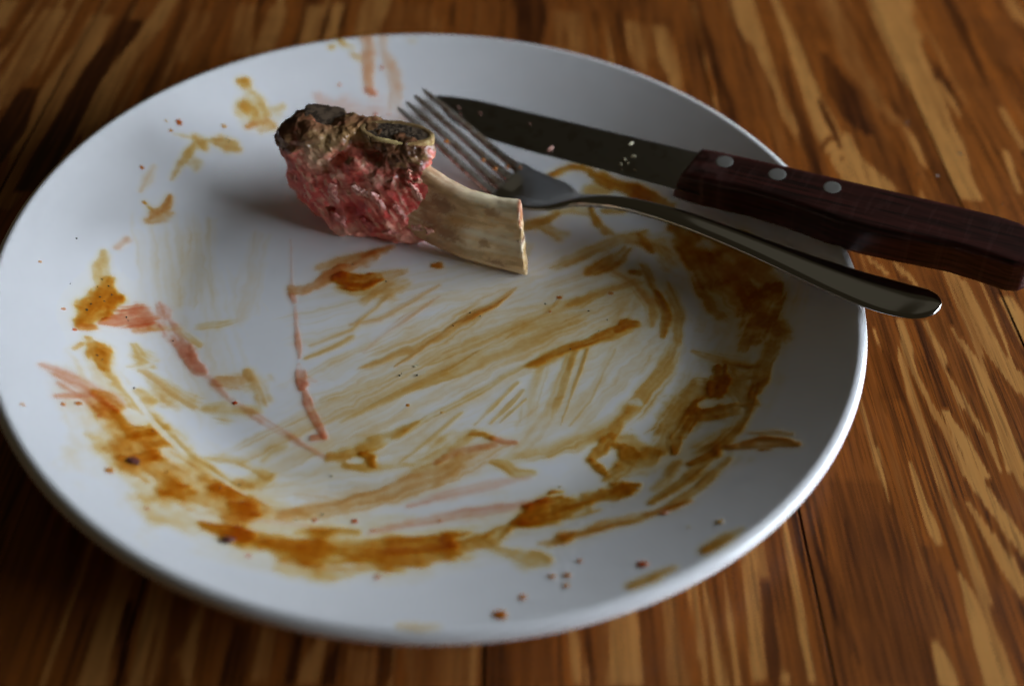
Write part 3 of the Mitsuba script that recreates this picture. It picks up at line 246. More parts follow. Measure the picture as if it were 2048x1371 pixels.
DROPS = [(np.float64(-2.6),np.float64(-118.9),np.float64(2.7),0.6,0.8,'n'),(np.float64(42.0),np.float64(-115.4),np.float64(2.5),0.7,0.5,'n'),(np.float64(45.9),np.float64(-115.0),np.float64(2.7),0.7,0.5,'n'),(np.float64(45.5),np.float64(-119.0),np.float64(2.4),0.7,0.4,'n'),(np.float64(49.3),np.float64(-109.1),np.float64(2.4),0.5,0.7,'n'),(np.float64(34.7),np.float64(-123.8),np.float64(2.9),0.8,0.6,'n'),(np.float64(29.3),np.float64(-130.5),np.float64(5.3),1.2,0.4,'n'),(np.float64(65.2),np.float64(-111.3),np.float64(3.8),0.5,1.2,'n'),(np.float64(86.4),np.float64(-95.8),np.float64(2.8),0.5,0.1,'n'),(np.float64(72.2),np.float64(-89.8),np.float64(3.0),0.4,0.8,'n'),(np.float64(-36.1),np.float64(-116.6),np.float64(1.9),0.5,1.0,'n'),(np.float64(-104.3),np.float64(67.6),np.float64(3.5),0.7,1.0,'u'),(np.float64(-89.3),np.float64(73.0),np.float64(2.8),0.8,0,'u'),(np.float64(-106.0),np.float64(62.7),np.float64(1.9),1.0,0.1,'u'),(np.float64(-110.9),np.float64(41.7),np.float64(2.1),0.7,0.6,'u'),(np.float64(-106.2),np.float64(27.0),np.float64(2.1),0.9,0,'u'),(np.float64(-108.4),np.float64(66.2),np.float64(1.7),0.3,0.1,'u'),(np.float64(-50.8),np.float64(106.1),np.float64(2.1),0.1,0.5,'t'),(np.float64(-35.3),np.float64(117.5),np.float64(2.4),0.1,0.8,'t'),(np.float64(-35.3),np.float64(97.1),np.float64(2.7),0.1,1.1,'t'),(np.float64(-30.1),np.float64(98.2),np.float64(1.8),0.1,0.6,'t'),(np.float64(-108.0),np.float64(-39.2),np.float64(1.8),0.3,1.2,'l'),(np.float64(-99.3),np.float64(-72.0),np.float64(2.1),0.6,0.6,'l'),(np.float64(-96.0),np.float64(-69.8),np.float64(2.6),0.8,0.5,'l'),(np.float64(-89.5),np.float64(-72.5),np.float64(2.0),0.6,0.7,'l'),(np.float64(-79.1),np.float64(-93.5),np.float64(3.3),0.8,0.3,'l'),(np.float64(-108.0),np.float64(-76.9),np.float64(1.9),0.2,0.3,'l'),(np.float64(-65.5),np.float64(-105.3),np.float64(1.6),0.5,0.8,'l'),(np.float64(-113.6),np.float64(-32.1),np.float64(2.0),0.2,0.5,'l'),(np.float64(-125.8),np.float64(-15.7),np.float64(1.6),0.2,0.3,'l'),(np.float64(-3.6),np.float64(-50.2),np.float64(1.8),1.0,0.2,'c'),(np.float64(7.2),np.float64(-51.9),np.float64(1.8),0.7,0,'c'),(np.float64(41.7),np.float64(4.2),np.float64(2.5),0.9,0.5,'c'),(np.float64(38.7),np.float64(-3.3),np.float64(2.0),0.7,0.3,'c'),(np.float64(59.4),np.float64(8.4),np.float64(2.5),0.8,0.3,'c'),(np.float64(-55.8),np.float64(-55.1),np.float64(2.2),1.2,1.2,'c'),(np.float64(-23.3),np.float64(-97.4),np.float64(2.4),0.5,0.9,'n'),(np.float64(-12.6),np.float64(-95.8),np.float64(2.7),0.5,1.1,'n'),(np.float64(10.9),np.float64(-92.7),np.float64(1.8),0.4,0.7,'n'),(np.float64(-7.1),np.float64(-98.8),np.float64(1.9),0.5,0.8,'n')]
PEPPER = [(np.float64(-7.7),np.float64(-38.1)),(np.float64(-7.2),np.float64(-37.3)),(np.float64(-28.3),np.float64(-98.5)),(np.float64(-21.8),np.float64(-94.6)),(np.float64(6.9),np.float64(-13.9)),(np.float64(15.4),np.float64(-8.4)),(np.float64(51.7),np.float64(-1.3)),(np.float64(11.9),np.float64(-7.1)),(np.float64(-30.7),np.float64(12.1)),(np.float64(-18.0),np.float64(4.9)),(np.float64(-81.1),np.float64(-31.6)),(np.float64(-97.2),np.float64(-26.1)),(np.float64(-96.3),np.float64(-27.3)),(np.float64(-105.7),np.float64(-15.3)),(np.float64(-103.8),np.float64(-18.6)),(np.float64(-104.8),np.float64(-22.5)),(np.float64(-108.4),np.float64(-17.3)),(np.float64(-107.7),np.float64(-25.8)),(np.float64(-108.3),np.float64(-13.4)),(np.float64(-107.9),np.float64(-29.0)),(np.float64(-106.5),np.float64(-21.4)),(np.float64(-74.9),np.float64(-72.7)),(np.float64(-89.3),np.float64(-62.9)),(np.float64(-85.5),np.float64(-56.1)),(np.float64(-97.1),np.float64(-48.1)),(np.float64(-98.9),np.float64(-47.0)),(np.float64(55.2),np.float64(-10.5)),(np.float64(45.9),np.float64(-20.2)),(np.float64(47.6),np.float64(-19.1)),(np.float64(-2.3),np.float64(-37.4)),(np.float64(-50.9),np.float64(-90.5)),(np.float64(-46.5),np.float64(-87.5)),(np.float64(-66.0),np.float64(-88.7)),(np.float64(-115.5),np.float64(-20.4)),(np.float64(-120.1),np.float64(0.1)),(np.float64(36.9),np.float64(0.4)),(np.float64(58.0),np.float64(-4.9)),(np.float64(-87.2),np.float64(68.4)),(np.float64(-86.3),np.float64(67.5))]
FATBITS = [(np.float64(66.2),np.float64(-77.7)),(np.float64(-21.7),np.float64(-79.5)),(np.float64(44.2),np.float64(-76.6)),(np.float64(-3.4),np.float64(-33.6)),(np.float64(-2.6),np.float64(-33.1)),(np.float64(78.2),np.float64(-96.9))]
# strands of the bamboo board: (tone, [(x, y, width) in mm])
STRANDS = [
(0.3,[(np.float64(250.5),np.float64(235.3),np.float64(30.4)),(np.float64(255.5),np.float64(190.1),np.float64(35.7))]),
(0.3,[(np.float64(132.3),np.float64(-61.6),np.float64(20.8)),(np.float64(135.6),np.float64(-94.8),np.float64(29.7)),(np.float64(134.9),np.float64(-128.4),np.float64(32.3))]),
(0.85,[(np.float64(200.6),np.float64(252.0),np.float64(25.3)),(np.float64(198.4),np.float64(182.4),np.float64(18.0)),(np.float64(202.3),np.float64(138.2),np.float64(13.6)),(np.float64(204.4),np.float64(86.5),np.float64(10.9))]),
(0.55,[(np.float64(-29.4),np.float64(202.6),np.float64(21.6)),(np.float64(-31.2),np.float64(175.6),np.float64(23.2))]),
(0.85,[(np.float64(142.0),np.float64(241.9),np.float64(4.1)),(np.float64(146.9),np.float64(183.3),np.float64(7.4)),(np.float64(149.6),np.float64(146.1),np.float64(10.8)),(np.float64(156.0),np.float64(110.3),np.float64(16.7)),(np.float64(166.3),np.float64(85.2),np.float64(21.6))]),
(0.6,[(np.float64(14.6),np.float64(-127.2),np.float64(19.6)),(np.float64(15.7),np.float64(-139.8),np.float64(19.0))]),
(0.65,[(np.float64(41.0),np.float64(209.8),np.float64(19.5)),(np.float64(42.4),np.float64(169.2),np.float64(18.4))]),
(0.05,[(np.float64(20.4),np.float64(220.9),np.float64(16.3)),(np.float64(23.6),np.float64(174.8),np.float64(15.3))]),
(0.75,[(np.float64(-168.7),np.float64(170.6),np.float64(13.9)),(np.float64(-167.3),np.float64(104.1),np.float64(14.8)),(np.float64(-165.0),np.float64(63.8),np.float64(13.0)),(np.float64(-161.3),np.float64(31.4),np.float64(8.8))]),
(0,[(np.float64(-155.3),np.float64(167.5),np.float64(9.6)),(np.float64(-156.3),np.float64(125.3),np.float64(14.7)),(np.float64(-157.0),np.float64(84.5),np.float64(13.9)),(np.float64(-157.2),np.float64(42.3),np.float64(9.7))]),
(0.65,[(np.float64(168.0),np.float64(246.4),np.float64(14.5)),(np.float64(172.9),np.float64(178.3),np.float64(11.5)),(np.float64(182.1),np.float64(135.2),np.float64(4.6))]),
(0.75,[(np.float64(-49.8),np.float64(206.3),np.float64(13.7)),(np.float64(-51.1),np.float64(171.4),np.float64(14.5))]),
(0.5,[(np.float64(4.9),np.float64(213.3),np.float64(14.5)),(np.float64(5.1),np.float64(178.4),np.float64(13.8))]),
(0.02,[(np.float64(159.8),np.float64(188.0),np.float64(4.6)),(np.float64(162.7),np.float64(160.9),np.float64(13.6)),(np.float64(164.6),np.float64(137.6),np.float64(11.0)),(np.float64(170.1),np.float64(125.3),np.float64(3.5))]),
(0.7,[(np.float64(-191.3),np.float64(170.4),np.float64(12.9)),(np.float64(-188.9),np.float64(124.1),np.float64(13.6)),(np.float64(-187.9),np.float64(92.2),np.float64(11.2))]),
(0.8,[(np.float64(123.5),np.float64(238.7),np.float64(13.2)),(np.float64(126.6),np.float64(205.2),np.float64(11.5)),(np.float64(129.4),np.float64(185.3),np.float64(4.4)),(np.float64(133.9),np.float64(150.4),np.float64(3.0)),(np.float64(136.7),np.float64(133.4),np.float64(6.9)),(np.float64(138.5),np.float64(120.0),np.float64(2.8))]),
(0,[(np.float64(-179.0),np.float64(106.4),np.float64(8.0)),(np.float64(-176.5),np.float64(78.1),np.float64(13.1)),(np.float64(-176.5),np.float64(58.3),np.float64(13.1))]),
(0.8,[(np.float64(62.4),np.float64(-110.7),np.float64(9.7)),(np.float64(64.0),np.float64(-135.4),np.float64(13.0))]),
(0.25,[(np.float64(153.3),np.float64(31.6),np.float64(12.6)),(np.float64(152.5),np.float64(-26.8),np.float64(11.1))]),
(0.75,[(np.float64(-143.6),np.float64(190.2),np.float64(9.0)),(np.float64(-146.4),np.float64(151.9),np.float64(8.3)),(np.float64(-148.5),np.float64(117.2),np.float64(12.4)),(np.float64(-147.0),np.float64(79.0),np.float64(10.0))]),
(0.6,[(np.float64(-127.3),np.float64(181.3),np.float64(10.4)),(np.float64(-126.6),np.float64(156.9),np.float64(12.3)),(np.float64(-126.4),np.float64(136.0),np.float64(10.9))]),
(0.65,[(np.float64(-108.5),np.float64(189.1),np.float64(10.6)),(np.float64(-101.8),np.float64(144.0),np.float64(11.2))]),
(0.7,[(np.float64(-93.4),np.float64(191.7),np.float64(10.7)),(np.float64(-91.7),np.float64(149.8),np.float64(11.0))]),
(0.75,[(np.float64(-76.9),np.float64(194.5),np.float64(10.5)),(np.float64(-75.9),np.float64(156.6),np.float64(9.9))]),
(0.75,[(np.float64(83.3),np.float64(202.7),np.float64(8.8)),(np.float64(87.2),np.float64(172.1),np.float64(10.3)),(np.float64(89.5),np.float64(147.6),np.float64(5.1))]),
(0.6,[(np.float64(74.3),np.float64(201.2),np.float64(7.8)),(np.float64(75.8),np.float64(170.2),np.float64(9.8))]),
(0.85,[(np.float64(188.7),np.float64(37.5),np.float64(2.4)),(np.float64(190.0),np.float64(13.2),np.float64(7.3)),(np.float64(191.9),np.float64(-2.5),np.float64(8.1)),(np.float64(198.6),np.float64(-19.4),np.float64(9.5))]),
(0.95,[(np.float64(202.6),np.float64(30.3),np.float64(6.0)),(np.float64(206.0),np.float64(4.7),np.float64(9.5))]),
(0.7,[(np.float64(70.1),np.float64(205.1),np.float64(8.2)),(np.float64(72.6),np.float64(178.4),np.float64(9.4)),(np.float64(74.5),np.float64(161.2),np.float64(5.1))]),
(0.8,[(np.float64(-213.8),np.float64(175.8),np.float64(9.3)),(np.float64(-210.3),np.float64(149.6),np.float64(8.9))]),
(1,[(np.float64(158.6),np.float64(-90.6),np.float64(0.7)),(np.float64(160.1),np.float64(-98.9),np.float64(4.3)),(np.float64(160.9),np.float64(-112.8),np.float64(6.8)),(np.float64(161.4),np.float64(-126.0),np.float64(9.0))]),
(0.4,[(np.float64(39.3),np.float64(-122.7),np.float64(8.0)),(np.float64(41.3),np.float64(-137.5),np.float64(9.0))]),
(0.8,[(np.float64(-66.2),np.float64(196.3),np.float64(8.4)),(np.float64(-67.4),np.float64(163.5),np.float64(7.9))]),
(0.7,[(np.float64(-5.1),np.float64(-129.1),np.float64(7.8)),(np.float64(-3.8),np.float64(-141.6),np.float64(8.0))]),
(0.1,[(np.float64(30.2),np.float64(-125.1),np.float64(7.9)),(np.float64(31.7),np.float64(-138.3),np.float64(7.6))]),
(0.1,[(np.float64(-36.9),np.float64(-125.5),np.float64(5.4)),(np.float64(-36.2),np.float64(-144.5),np.float64(7.7))]),
(0.95,[(np.float64(167.4),np.float64(-46.1),np.float64(2.9)),(np.float64(172.2),np.float64(-60.2),np.float64(6.0)),(np.float64(181.1),np.float64(-83.6),np.float64(7.5))]),
(0.85,[(np.float64(179.5),np.float64(10.2),np.float64(1.9)),(np.float64(183.5),np.float64(-8.8),np.float64(4.9)),(np.float64(185.5),np.float64(-27.9),np.float64(6.0)),(np.float64(185.4),np.float64(-54.0),np.float64(7.4))]),
(0.2,[(np.float64(150.7),np.float64(-83.2),np.float64(3.4)),(np.float64(153.3),np.float64(-98.0),np.float64(7.2)),(np.float64(154.4),np.float64(-111.9),np.float64(3.1))]),
(0.1,[(np.float64(210.5),np.float64(191.7),np.float64(2.1)),(np.float64(211.5),np.float64(174.6),np.float64(6.9)),(np.float64(213.3),np.float64(152.6),np.float64(2.0))]),
(0.85,[(np.float64(98.7),np.float64(-87.6),np.float64(4.5)),(np.float64(98.7),np.float64(-111.1),np.float64(6.2)),(np.float64(98.9),np.float64(-131.7),np.float64(6.7))]),
(1,[(np.float64(168.2),np.float64(-29.4),np.float64(2.9)),(np.float64(171.1),np.float64(-41.6),np.float64(5.2)),(np.float64(173.4),np.float64(-55.3),np.float64(6.6))]),
(0.7,[(np.float64(75.7),np.float64(-107.1),np.float64(5.6)),(np.float64(77.2),np.float64(-134.2),np.float64(6.6))]),
(0.8,[(np.float64(209.4),np.float64(174.3),np.float64(2.8)),(np.float64(211.3),np.float64(158.2),np.float64(6.2)),(np.float64(213.1),np.float64(144.8),np.float64(2.0))]),
(0.9,[(np.float64(167.0),np.float64(-65.5),np.float64(2.7)),(np.float64(171.3),np.float64(-79.4),np.float64(5.6)),(np.float64(176.9),np.float64(-98.9),np.float64(6.0))]),
(0.75,[(np.float64(-15.3),np.float64(-126.7),np.float64(4.1)),(np.float64(-17.0),np.float64(-136.6),np.float64(5.8)),(np.float64(-17.5),np.float64(-142.8),np.float64(5.7))]),
(0.8,[(np.float64(233.5),np.float64(155.6),np.float64(2.7)),(np.float64(235.4),np.float64(123.9),np.float64(5.7))]),
(0.8,[(np.float64(-48.9),np.float64(-120.7),np.float64(2.5)),(np.float64(-49.2),np.float64(-131.1),np.float64(4.1)),(np.float64(-49.4),np.float64(-136.8),np.float64(5.7)),(np.float64(-48.1),np.float64(-141.5),np.float64(4.4)),(np.float64(-46.3),np.float64(-145.4),np.float64(2.4))]),
(0.7,[(np.float64(-30.4),np.float64(-124.9),np.float64(4.5)),(np.float64(-29.7),np.float64(-143.9),np.float64(5.6))]),
(1,[(np.float64(146.8),np.float64(-113.0),np.float64(0.9)),(np.float64(147.5),np.float64(-118.5),np.float64(3.6)),(np.float64(147.9),np.float64(-127.3),np.float64(5.3))]),
(0.85,[(np.float64(161.4),np.float64(11.7),np.float64(3.3)),(np.float64(161.6),np.float64(-0.5),np.float64(5.2)),(np.float64(161.6),np.float64(-13.7),np.float64(3.3)),(np.float64(165.0),np.float64(-30.8),np.float64(3.7)),(np.float64(167.4),np.float64(-44.1),np.float64(3.6)),(np.float64(169.4),np.float64(-55.7),np.float64(4.6))]),
(0.85,[(np.float64(164.6),np.float64(43.6),np.float64(2.8)),(np.float64(167.4),np.float64(38.9),np.float64(5.0)),(np.float64(171.4),np.float64(31.2),np.float64(2.2))]),
(0.8,[(np.float64(185.0),np.float64(141.7),np.float64(1.9)),(np.float64(187.5),np.float64(122.4),np.float64(4.8)),(np.float64(189.5),np.float64(104.0),np.float64(1.7))]),
(0.8,[(np.float64(226.6),np.float64(122.6),np.float64(2.8)),(np.float64(225.3),np.float64(101.6),np.float64(4.8)),(np.float64(224.7),np.float64(91.5),np.float64(2.6))]),
(0.2,[(np.float64(102.8),np.float64(-98.1),np.float64(3.8)),(np.float64(102.0),np.float64(-131.4),np.float64(4.8))]),
(0.1,[(np.float64(147.0),np.float64(111.2),np.float64(0.0)),(np.float64(153.8),np.float64(122.9),np.float64(4.6)),(np.float64(156.5),np.float64(105.5),np.float64(1.1))]),
(0.2,[(np.float64(68.8),np.float64(-110.9),np.float64(4.2)),(np.float64(70.1),np.float64(-134.9),np.float64(4.5))]),
(0.05,[(np.float64(1.0),np.float64(-127.8),np.float64(4.4)),(np.float64(1.9),np.float64(-139.0),np.float64(3.8)),(np.float64(0.8),np.float64(-140.6),np.float64(2.7))]),
(0.9,[(np.float64(183.6),np.float64(-42.3),np.float64(2.9)),(np.float64(187.1),np.float64(-61.5),np.float64(4.3))]),
(0.15,[(np.float64(52.5),np.float64(-117.0),np.float64(4.1)),(np.float64(54.6),np.float64(-130.0),np.float64(3.4)),(np.float64(55.3),np.float64(-135.7),np.float64(1.3))]),
(0.15,[(np.float64(119.6),np.float64(-88.1),np.float64(1.9)),(np.float64(122.2),np.float64(-108.9),np.float64(4.0)),(np.float64(125.3),np.float64(-123.5),np.float64(2.4))]),
(0.85,[(np.float64(155.7),np.float64(45.8),np.float64(2.2)),(np.float64(157.9),np.float64(40.5),np.float64(3.9)),(np.float64(161.4),np.float64(35.9),np.float64(1.7))]),
(0.75,[(np.float64(-57.9),np.float64(-118.5),np.float64(1.1)),(np.float64(-57.2),np.float64(-131.8),np.float64(2.4)),(np.float64(-56.5),np.float64(-146.3),np.float64(3.9))]),
(0.95,[(np.float64(152.3),np.float64(-51.9),np.float64(0.7)),(np.float64(153.3),np.float64(-66.9),np.float64(2.5)),(np.float64(154.5),np.float64(-77.6),np.float64(3.8)),(np.float64(155.2),np.float64(-83.5),np.float64(2.7))]),
(0.85,[(np.float64(170.4),np.float64(12.8),np.float64(2.7)),(np.float64(172.4),np.float64(-4.0),np.float64(3.8)),(np.float64(172.2),np.float64(-11.1),np.float64(2.1)),(np.float64(174.0),np.float64(-22.0),np.float64(3.5)),(np.float64(179.1),np.float64(-38.9),np.float64(2.9)),(np.float64(180.2),np.float64(-52.7),np.float64(1.5))]),
(0.05,[(np.float64(-11.7),np.float64(-130.4),np.float64(0.8)),(np.float64(-12.6),np.float64(-136.2),np.float64(2.9)),(np.float64(-12.3),np.float64(-141.8),np.float64(3.8))]),
(0.1,[(np.float64(-22.2),np.float64(-126.3),np.float64(3.2)),(np.float64(-22.1),np.float64(-143.2),np.float64(3.8))]),
(0.02,[(np.float64(-68.7),np.float64(-122.6),np.float64(3.4)),(np.float64(-63.3),np.float64(-146.4),np.float64(3.7))]),
(0.2,[(np.float64(128.5),np.float64(-76.7),np.float64(1.6)),(np.float64(127.7),np.float64(-95.6),np.float64(3.7)),(np.float64(128.9),np.float64(-109.8),np.float64(1.5))]),
(0.95,[(np.float64(104.2),np.float64(-126.3),np.float64(1.8)),(np.float64(105.8),np.float64(-131.1),np.float64(3.5))]),
(0.05,[(np.float64(151.7),np.float64(149.2),np.float64(1.2)),(np.float64(153.9),np.float64(130.3),np.float64(3.5)),(np.float64(155.9),np.float64(112.4),np.float64(1.1))]),
(0.9,[(np.float64(110.1),np.float64(-76.8),np.float64(1.9)),(np.float64(111.0),np.float64(-94.0),np.float64(2.7)),(np.float64(111.4),np.float64(-116.0),np.float64(3.1)),(np.float64(111.9),np.float64(-130.5),np.float64(3.3))]),
(0.75,[(np.float64(-68.9),np.float64(-112.5),np.float64(1.2)),(np.float64(-69.6),np.float64(-119.6),np.float64(2.3)),(np.float64(-69.9),np.float64(-128.5),np.float64(2.5)),(np.float64(-69.3),np.float64(-137.2),np.float64(2.6)),(np.float64(-67.6),np.float64(-146.8),np.float64(3.3))]),
(0.05,[(np.float64(-62.9),np.float64(201.7),np.float64(2.7)),(np.float64(-62.9),np.float64(173.9),np.float64(3.1))]),
(0.8,[(np.float64(140.9),np.float64(-25.9),np.float64(1.5)),(np.float64(141.6),np.float64(-42.8),np.float64(2.9)),(np.float64(142.3),np.float64(-56.7),np.float64(1.7))]),
(0.85,[(np.float64(85.1),np.float64(-99.8),np.float64(1.5)),(np.float64(86.7),np.float64(-116.8),np.float64(2.5)),(np.float64(87.6),np.float64(-133.3),np.float64(2.9))]),
(0,[(np.float64(-14.7),np.float64(205.1),np.float64(1.9)),(np.float64(-13.4),np.float64(186.6),np.float64(2.8))]),
(0.9,[(np.float64(48.8),np.float64(-118.1),np.float64(1.9)),(np.float64(50.0),np.float64(-127.6),np.float64(2.7)),(np.float64(51.2),np.float64(-136.6),np.float64(2.6))]),
(0,[(np.float64(-70.9),np.float64(200.3),np.float64(2.1)),(np.float64(-70.1),np.float64(163.9),np.float64(2.5))]),
(0.85,[(np.float64(91.0),np.float64(-95.9),np.float64(1.2)),(np.float64(91.6),np.float64(-114.8),np.float64(2.0)),(np.float64(92.2),np.float64(-132.3),np.float64(2.4))]),
(0.9,[(np.float64(142.8),np.float64(-46.7),np.float64(2.1)),(np.float64(143.2),np.float64(-60.4),np.float64(2.4)),(np.float64(143.3),np.float64(-70.7),np.float64(0.8))]),
(0.95,[(np.float64(161.5),np.float64(-66.0),np.float64(0.7)),(np.float64(163.8),np.float64(-76.7),np.float64(2.1)),(np.float64(165.4),np.float64(-92.6),np.float64(2.0)),(np.float64(165.6),np.float64(-101.6),np.float64(1.3))]),
(0.9,[(np.float64(151.1),np.float64(8.0),np.float64(1.3)),(np.float64(151.6),np.float64(0.7),np.float64(2.1)),(np.float64(151.9),np.float64(-4.1),np.float64(0.8))]),
(0.6,[(np.float64(-59.3),np.float64(-129.8),np.float64(0.8)),(np.float64(-57.9),np.float64(-139.0),np.float64(1.6)),(np.float64(-57.2),np.float64(-145.9),np.float64(2.0))]),
(0.05,[(np.float64(-9.6),np.float64(-131.0),np.float64(0.5)),(np.float64(-9.5),np.float64(-135.9),np.float64(1.0))]),
]
WATER = [(163.7,78.4),(192.3,104.7),(193.8,100.5),(185.2,100.0),(209.0,106.8),(222.9,120.3),(218.4,82.6),(206.5,116.9),(216.1,84.6),(143.8,231.1),(188.8,136.6)]
KNIFE = [[0.00328, 0.10441, 0.0145], [0.90676, -0.40743, 0.10855], [-0.39208, -0.90947, -0.13835], [-0.15509, -0.08289, 0.98442]]
HANDLE = [(87,3.2),(130,2.3),(156,2.2),(186,2.0),(200,2.2),(206,2.9),(211,4.6),(215,9),(216.2,14),(214.5,19),(212,22.0),(208,23.0),(200,21.9),(190,21.2),(173,22.6),(162,23.3),(152,22.8),(141,21.0),(130,19.8),(120,19.3),(110,19.8),(99,20.2),(92,19.8),(89,18.0),(87,14.5)]
RIVETS = [107.7, 127.0, 146.3]; RIVET_W = 8.46
BLADE_CRUMBS = [(42.6, 17.4, 0.6400000000000001, 2.4, -1.2, 'meat_crumb_flesh'), (69.9, 4.3, 0.558, 2.0, -1.1, 'fat_crumb'), (73.4, 10.6, 0.62, 1.4, -0.4, 'fat_crumb'), (71.3, 13.2, 0.496, 1.3, 0.9, 'fat_crumb'), (70.9, 16.3, 0.434, 1.0, 0, 'fat_crumb'), (73.2, 14.9, 0.31, 1.0, 0, 'fat_crumb'), (77.1, 17.5, 0.31, 1.4, 0.3, 'fat_crumb'), (72.5, 19.2, 0.248, 1, 0, 'fat_crumb'), (-2.6, 7.5, 0.48, 1.4, 0.5, 'meat_crumb_flesh'), (-0.0, 10.9, 0.4, 1.2, 0.2, 'meat_crumb_flesh'), (7.2, 7.7, 0.48, 1.6, 0.1, 'meat_crumb_flesh'), (28.8, 6.7, 0.36000000000000004, 1.4, 0.1, 'meat_crumb_flesh')]
FORK_END = [0.16067, -0.01287, 0.03]; FORK_TIP = [-0.01958, 0.08409, 0.027]
FORK_Z = [29.4,27.6,26.0,24.9,24.2,23.6,23.4,22.9,21.6,20.0,18.6,16.7,14.4,11.8,9.4,7.4,6.0,5.5,6.2,9.2,13.0,18.6,26.0]
BURNT = [(np.float64(-75.0), np.float64(-87.7)), (np.float64(-42.5), np.float64(-111.9))]

# ---------------------------------------------------------------- helpers
def numbered(key):
    if key not in scene and key not in labels:
        return key
    n = 1
    while '%s_%03d' % (key, n) in scene or '%s_%03d' % (key, n) in labels:
        n += 1
    return '%s_%03d' % (key, n)

def add(key, mesh, bsdf, smooth=False, **more):
    key = numbered(key)
    scene[key] = mikit.ply(mesh, bsdf, smooth=smooth, **more)
    return key

def tag(key, label=None, category=None, group=None, kind=None):
    d = labels.setdefault(key, {})
    for k, v in (('label', label), ('category', category), ('group', group), ('kind', kind)):
        if v:
            d[k] = v
    return key

def grid_faces(nu, nv, wrap_v=False):
    i, j = np.meshgrid(np.arange(nu - 1), np.arange(nv if wrap_v else nv - 1), indexing='ij')
    a = i * nv + j; b = i * nv + (j + 1) % nv
    c = (i + 1) * nv + (j + 1) % nv; d = (i + 1) * nv + j
    return np.stack([a, b, c, d], -1).reshape(-1, 4)

def tris(q):
    return np.vstack([q[:, [0, 1, 2]], q[:, [0, 2, 3]]])

def outward(v, f):
    m = trimesh.Trimesh(v, f, process=False)
    if m.volume < 0:
        m.invert()
    return m

def surface_nets(f, origin, step):
    """triangles of the zero level of the sampled field f (negative inside)"""
    ins = f < 0
    nx, ny, nz = f.shape
    cnt = np.zeros((nx - 1, ny - 1, nz - 1)); acc = np.zeros((nx - 1, ny - 1, nz - 1, 3))
    for ax in range(3):
        for o1 in (0, 1):
            for o2 in (0, 1):
                off = [0, 0, 0]; oth = [k for k in range(3) if k != ax]
                off[oth[0]], off[oth[1]] = o1, o2
                s0 = tuple(slice(off[k], f.shape[k] - 1 + off[k]) if k != ax else slice(0, f.shape[k] - 1) for k in range(3))
                s1 = tuple(slice(off[k], f.shape[k] - 1 + off[k]) if k != ax else slice(1, f.shape[k]) for k in range(3))
                a, b = f[s0], f[s1]
                cross = ins[s0] != ins[s1]
                t = np.where(cross, a / np.where(cross, a - b, 1), 0)
                cnt += cross
                for k in range(3):
                    acc[..., k] += np.where(cross, (t if k == ax else off[k]), 0)
    act = cnt > 0
    idx = np.full(act.shape, -1); idx[act] = np.arange(act.sum())
    pos = (acc[act] / cnt[act][:, None] + np.argwhere(act)) * step + origin
    quads = []
    for ax in range(3):
        s0 = tuple(slice(1, -1) if k != ax else slice(0, f.shape[k] - 1) for k in range(3))
        s1 = tuple(slice(1, -1) if k != ax else slice(1, f.shape[k]) for k in range(3))
        cross = ins[s0] != ins[s1]
        e = np.argwhere(cross)
        e = e + np.array([0 if k == ax else 1 for k in range(3)])
        o = [k for k in range(3) if k != ax]
        def cell(d1, d2):
            c = e.copy(); c[:, o[0]] -= d1; c[:, o[1]] -= d2
            return idx[c[:, 0], c[:, 1], c[:, 2]]
        q = np.stack([cell(0, 0), cell(1, 0), cell(1, 1), cell(0, 1)], 1)
        flip = ins[tuple((e).T)]
        if ax == 1:
            flip = ~flip
        q[~flip] = q[~flip][:, ::-1]
        quads.append(q)
    q = np.vstack(quads); q = q[(q >= 0).all(1)]
    return outward(pos, tris(q))

def smin(a, b, k):
    h = np.clip(0.5 + 0.5 * (b - a) / k, 0, 1)
    return b * (1 - h) + a * h - k * h * (1 - h)

def along_noise(p, seed, s):
    return meshkit.fbm(np.asarray(p) / s, 3, seed)

# ---------------------------------------------------------------- the plate's shape
SLOPE, LIP_R, R0, R1 = 0.440, 2.7, 83.0, 103.0
def plate_z(r):
    """height of the plate's upper face over the table, mm"""
    r = np.asarray(r, float)
    return 4 + SLOPE * np.where(r < R0, 0, np.where(r < R1, (r - R0) ** 2 / (2 * (R1 - R0)), (R1 - R0) / 2 + r - R1))

# ---------------------------------------------------------------- materials
def wood_tone(p, n, uv):
    t = uv.x
    u = p.x * 0.9987 + p.y * 0.051; v = p.y * 0.9987 - p.x * 0.051
    g = fbm(u * 1500, v * 45, 3.0, octaves=3)
    g2 = noise(u * 420, v * 16, 9.0)
    tone = dr.clip(t + (g - 0.5) * 0.34 + (g2 - 0.5) * 0.16, 0, 1)
    dark, brown, tan = (0.045, 0.0105, 0.0022), (0.210, 0.060, 0.0105), (0.53, 0.248, 0.066)
    c = mix(dark, brown, smoothstep(0.0, 0.42, tone))
    c = mix(c, tan, smoothstep(0.42, 0.95, tone))
    orange = mi.Color3f(0.44, 0.118, 0.013)
    c = c + (orange - c) * dr.clip(uv.y * smoothstep(0.35, 0.6, g), 0, 0.45)
    fibre = smoothstep(0.66, 0.80, noise(u * 2300, v * 55, 21.0))
    return c * (1 - 0.30 * fibre)

def wood_rough(p, n, uv):
    return 0.20 + 0.10 * fbm(p.x * 60, p.y * 60, 4.0) + 0.05 * (1 - uv.x)

scene['bamboo'] = {'type': 'principled', 'base_color': proc(wood_tone), 'roughness': proc(wood_rough), 'specular': 0.30}
scene['board_core'] = {'type': 'principled', 'base_color': {'type': 'rgb', 'value': [0.05, 0.025, 0.012]}, 'roughness': 0.8}

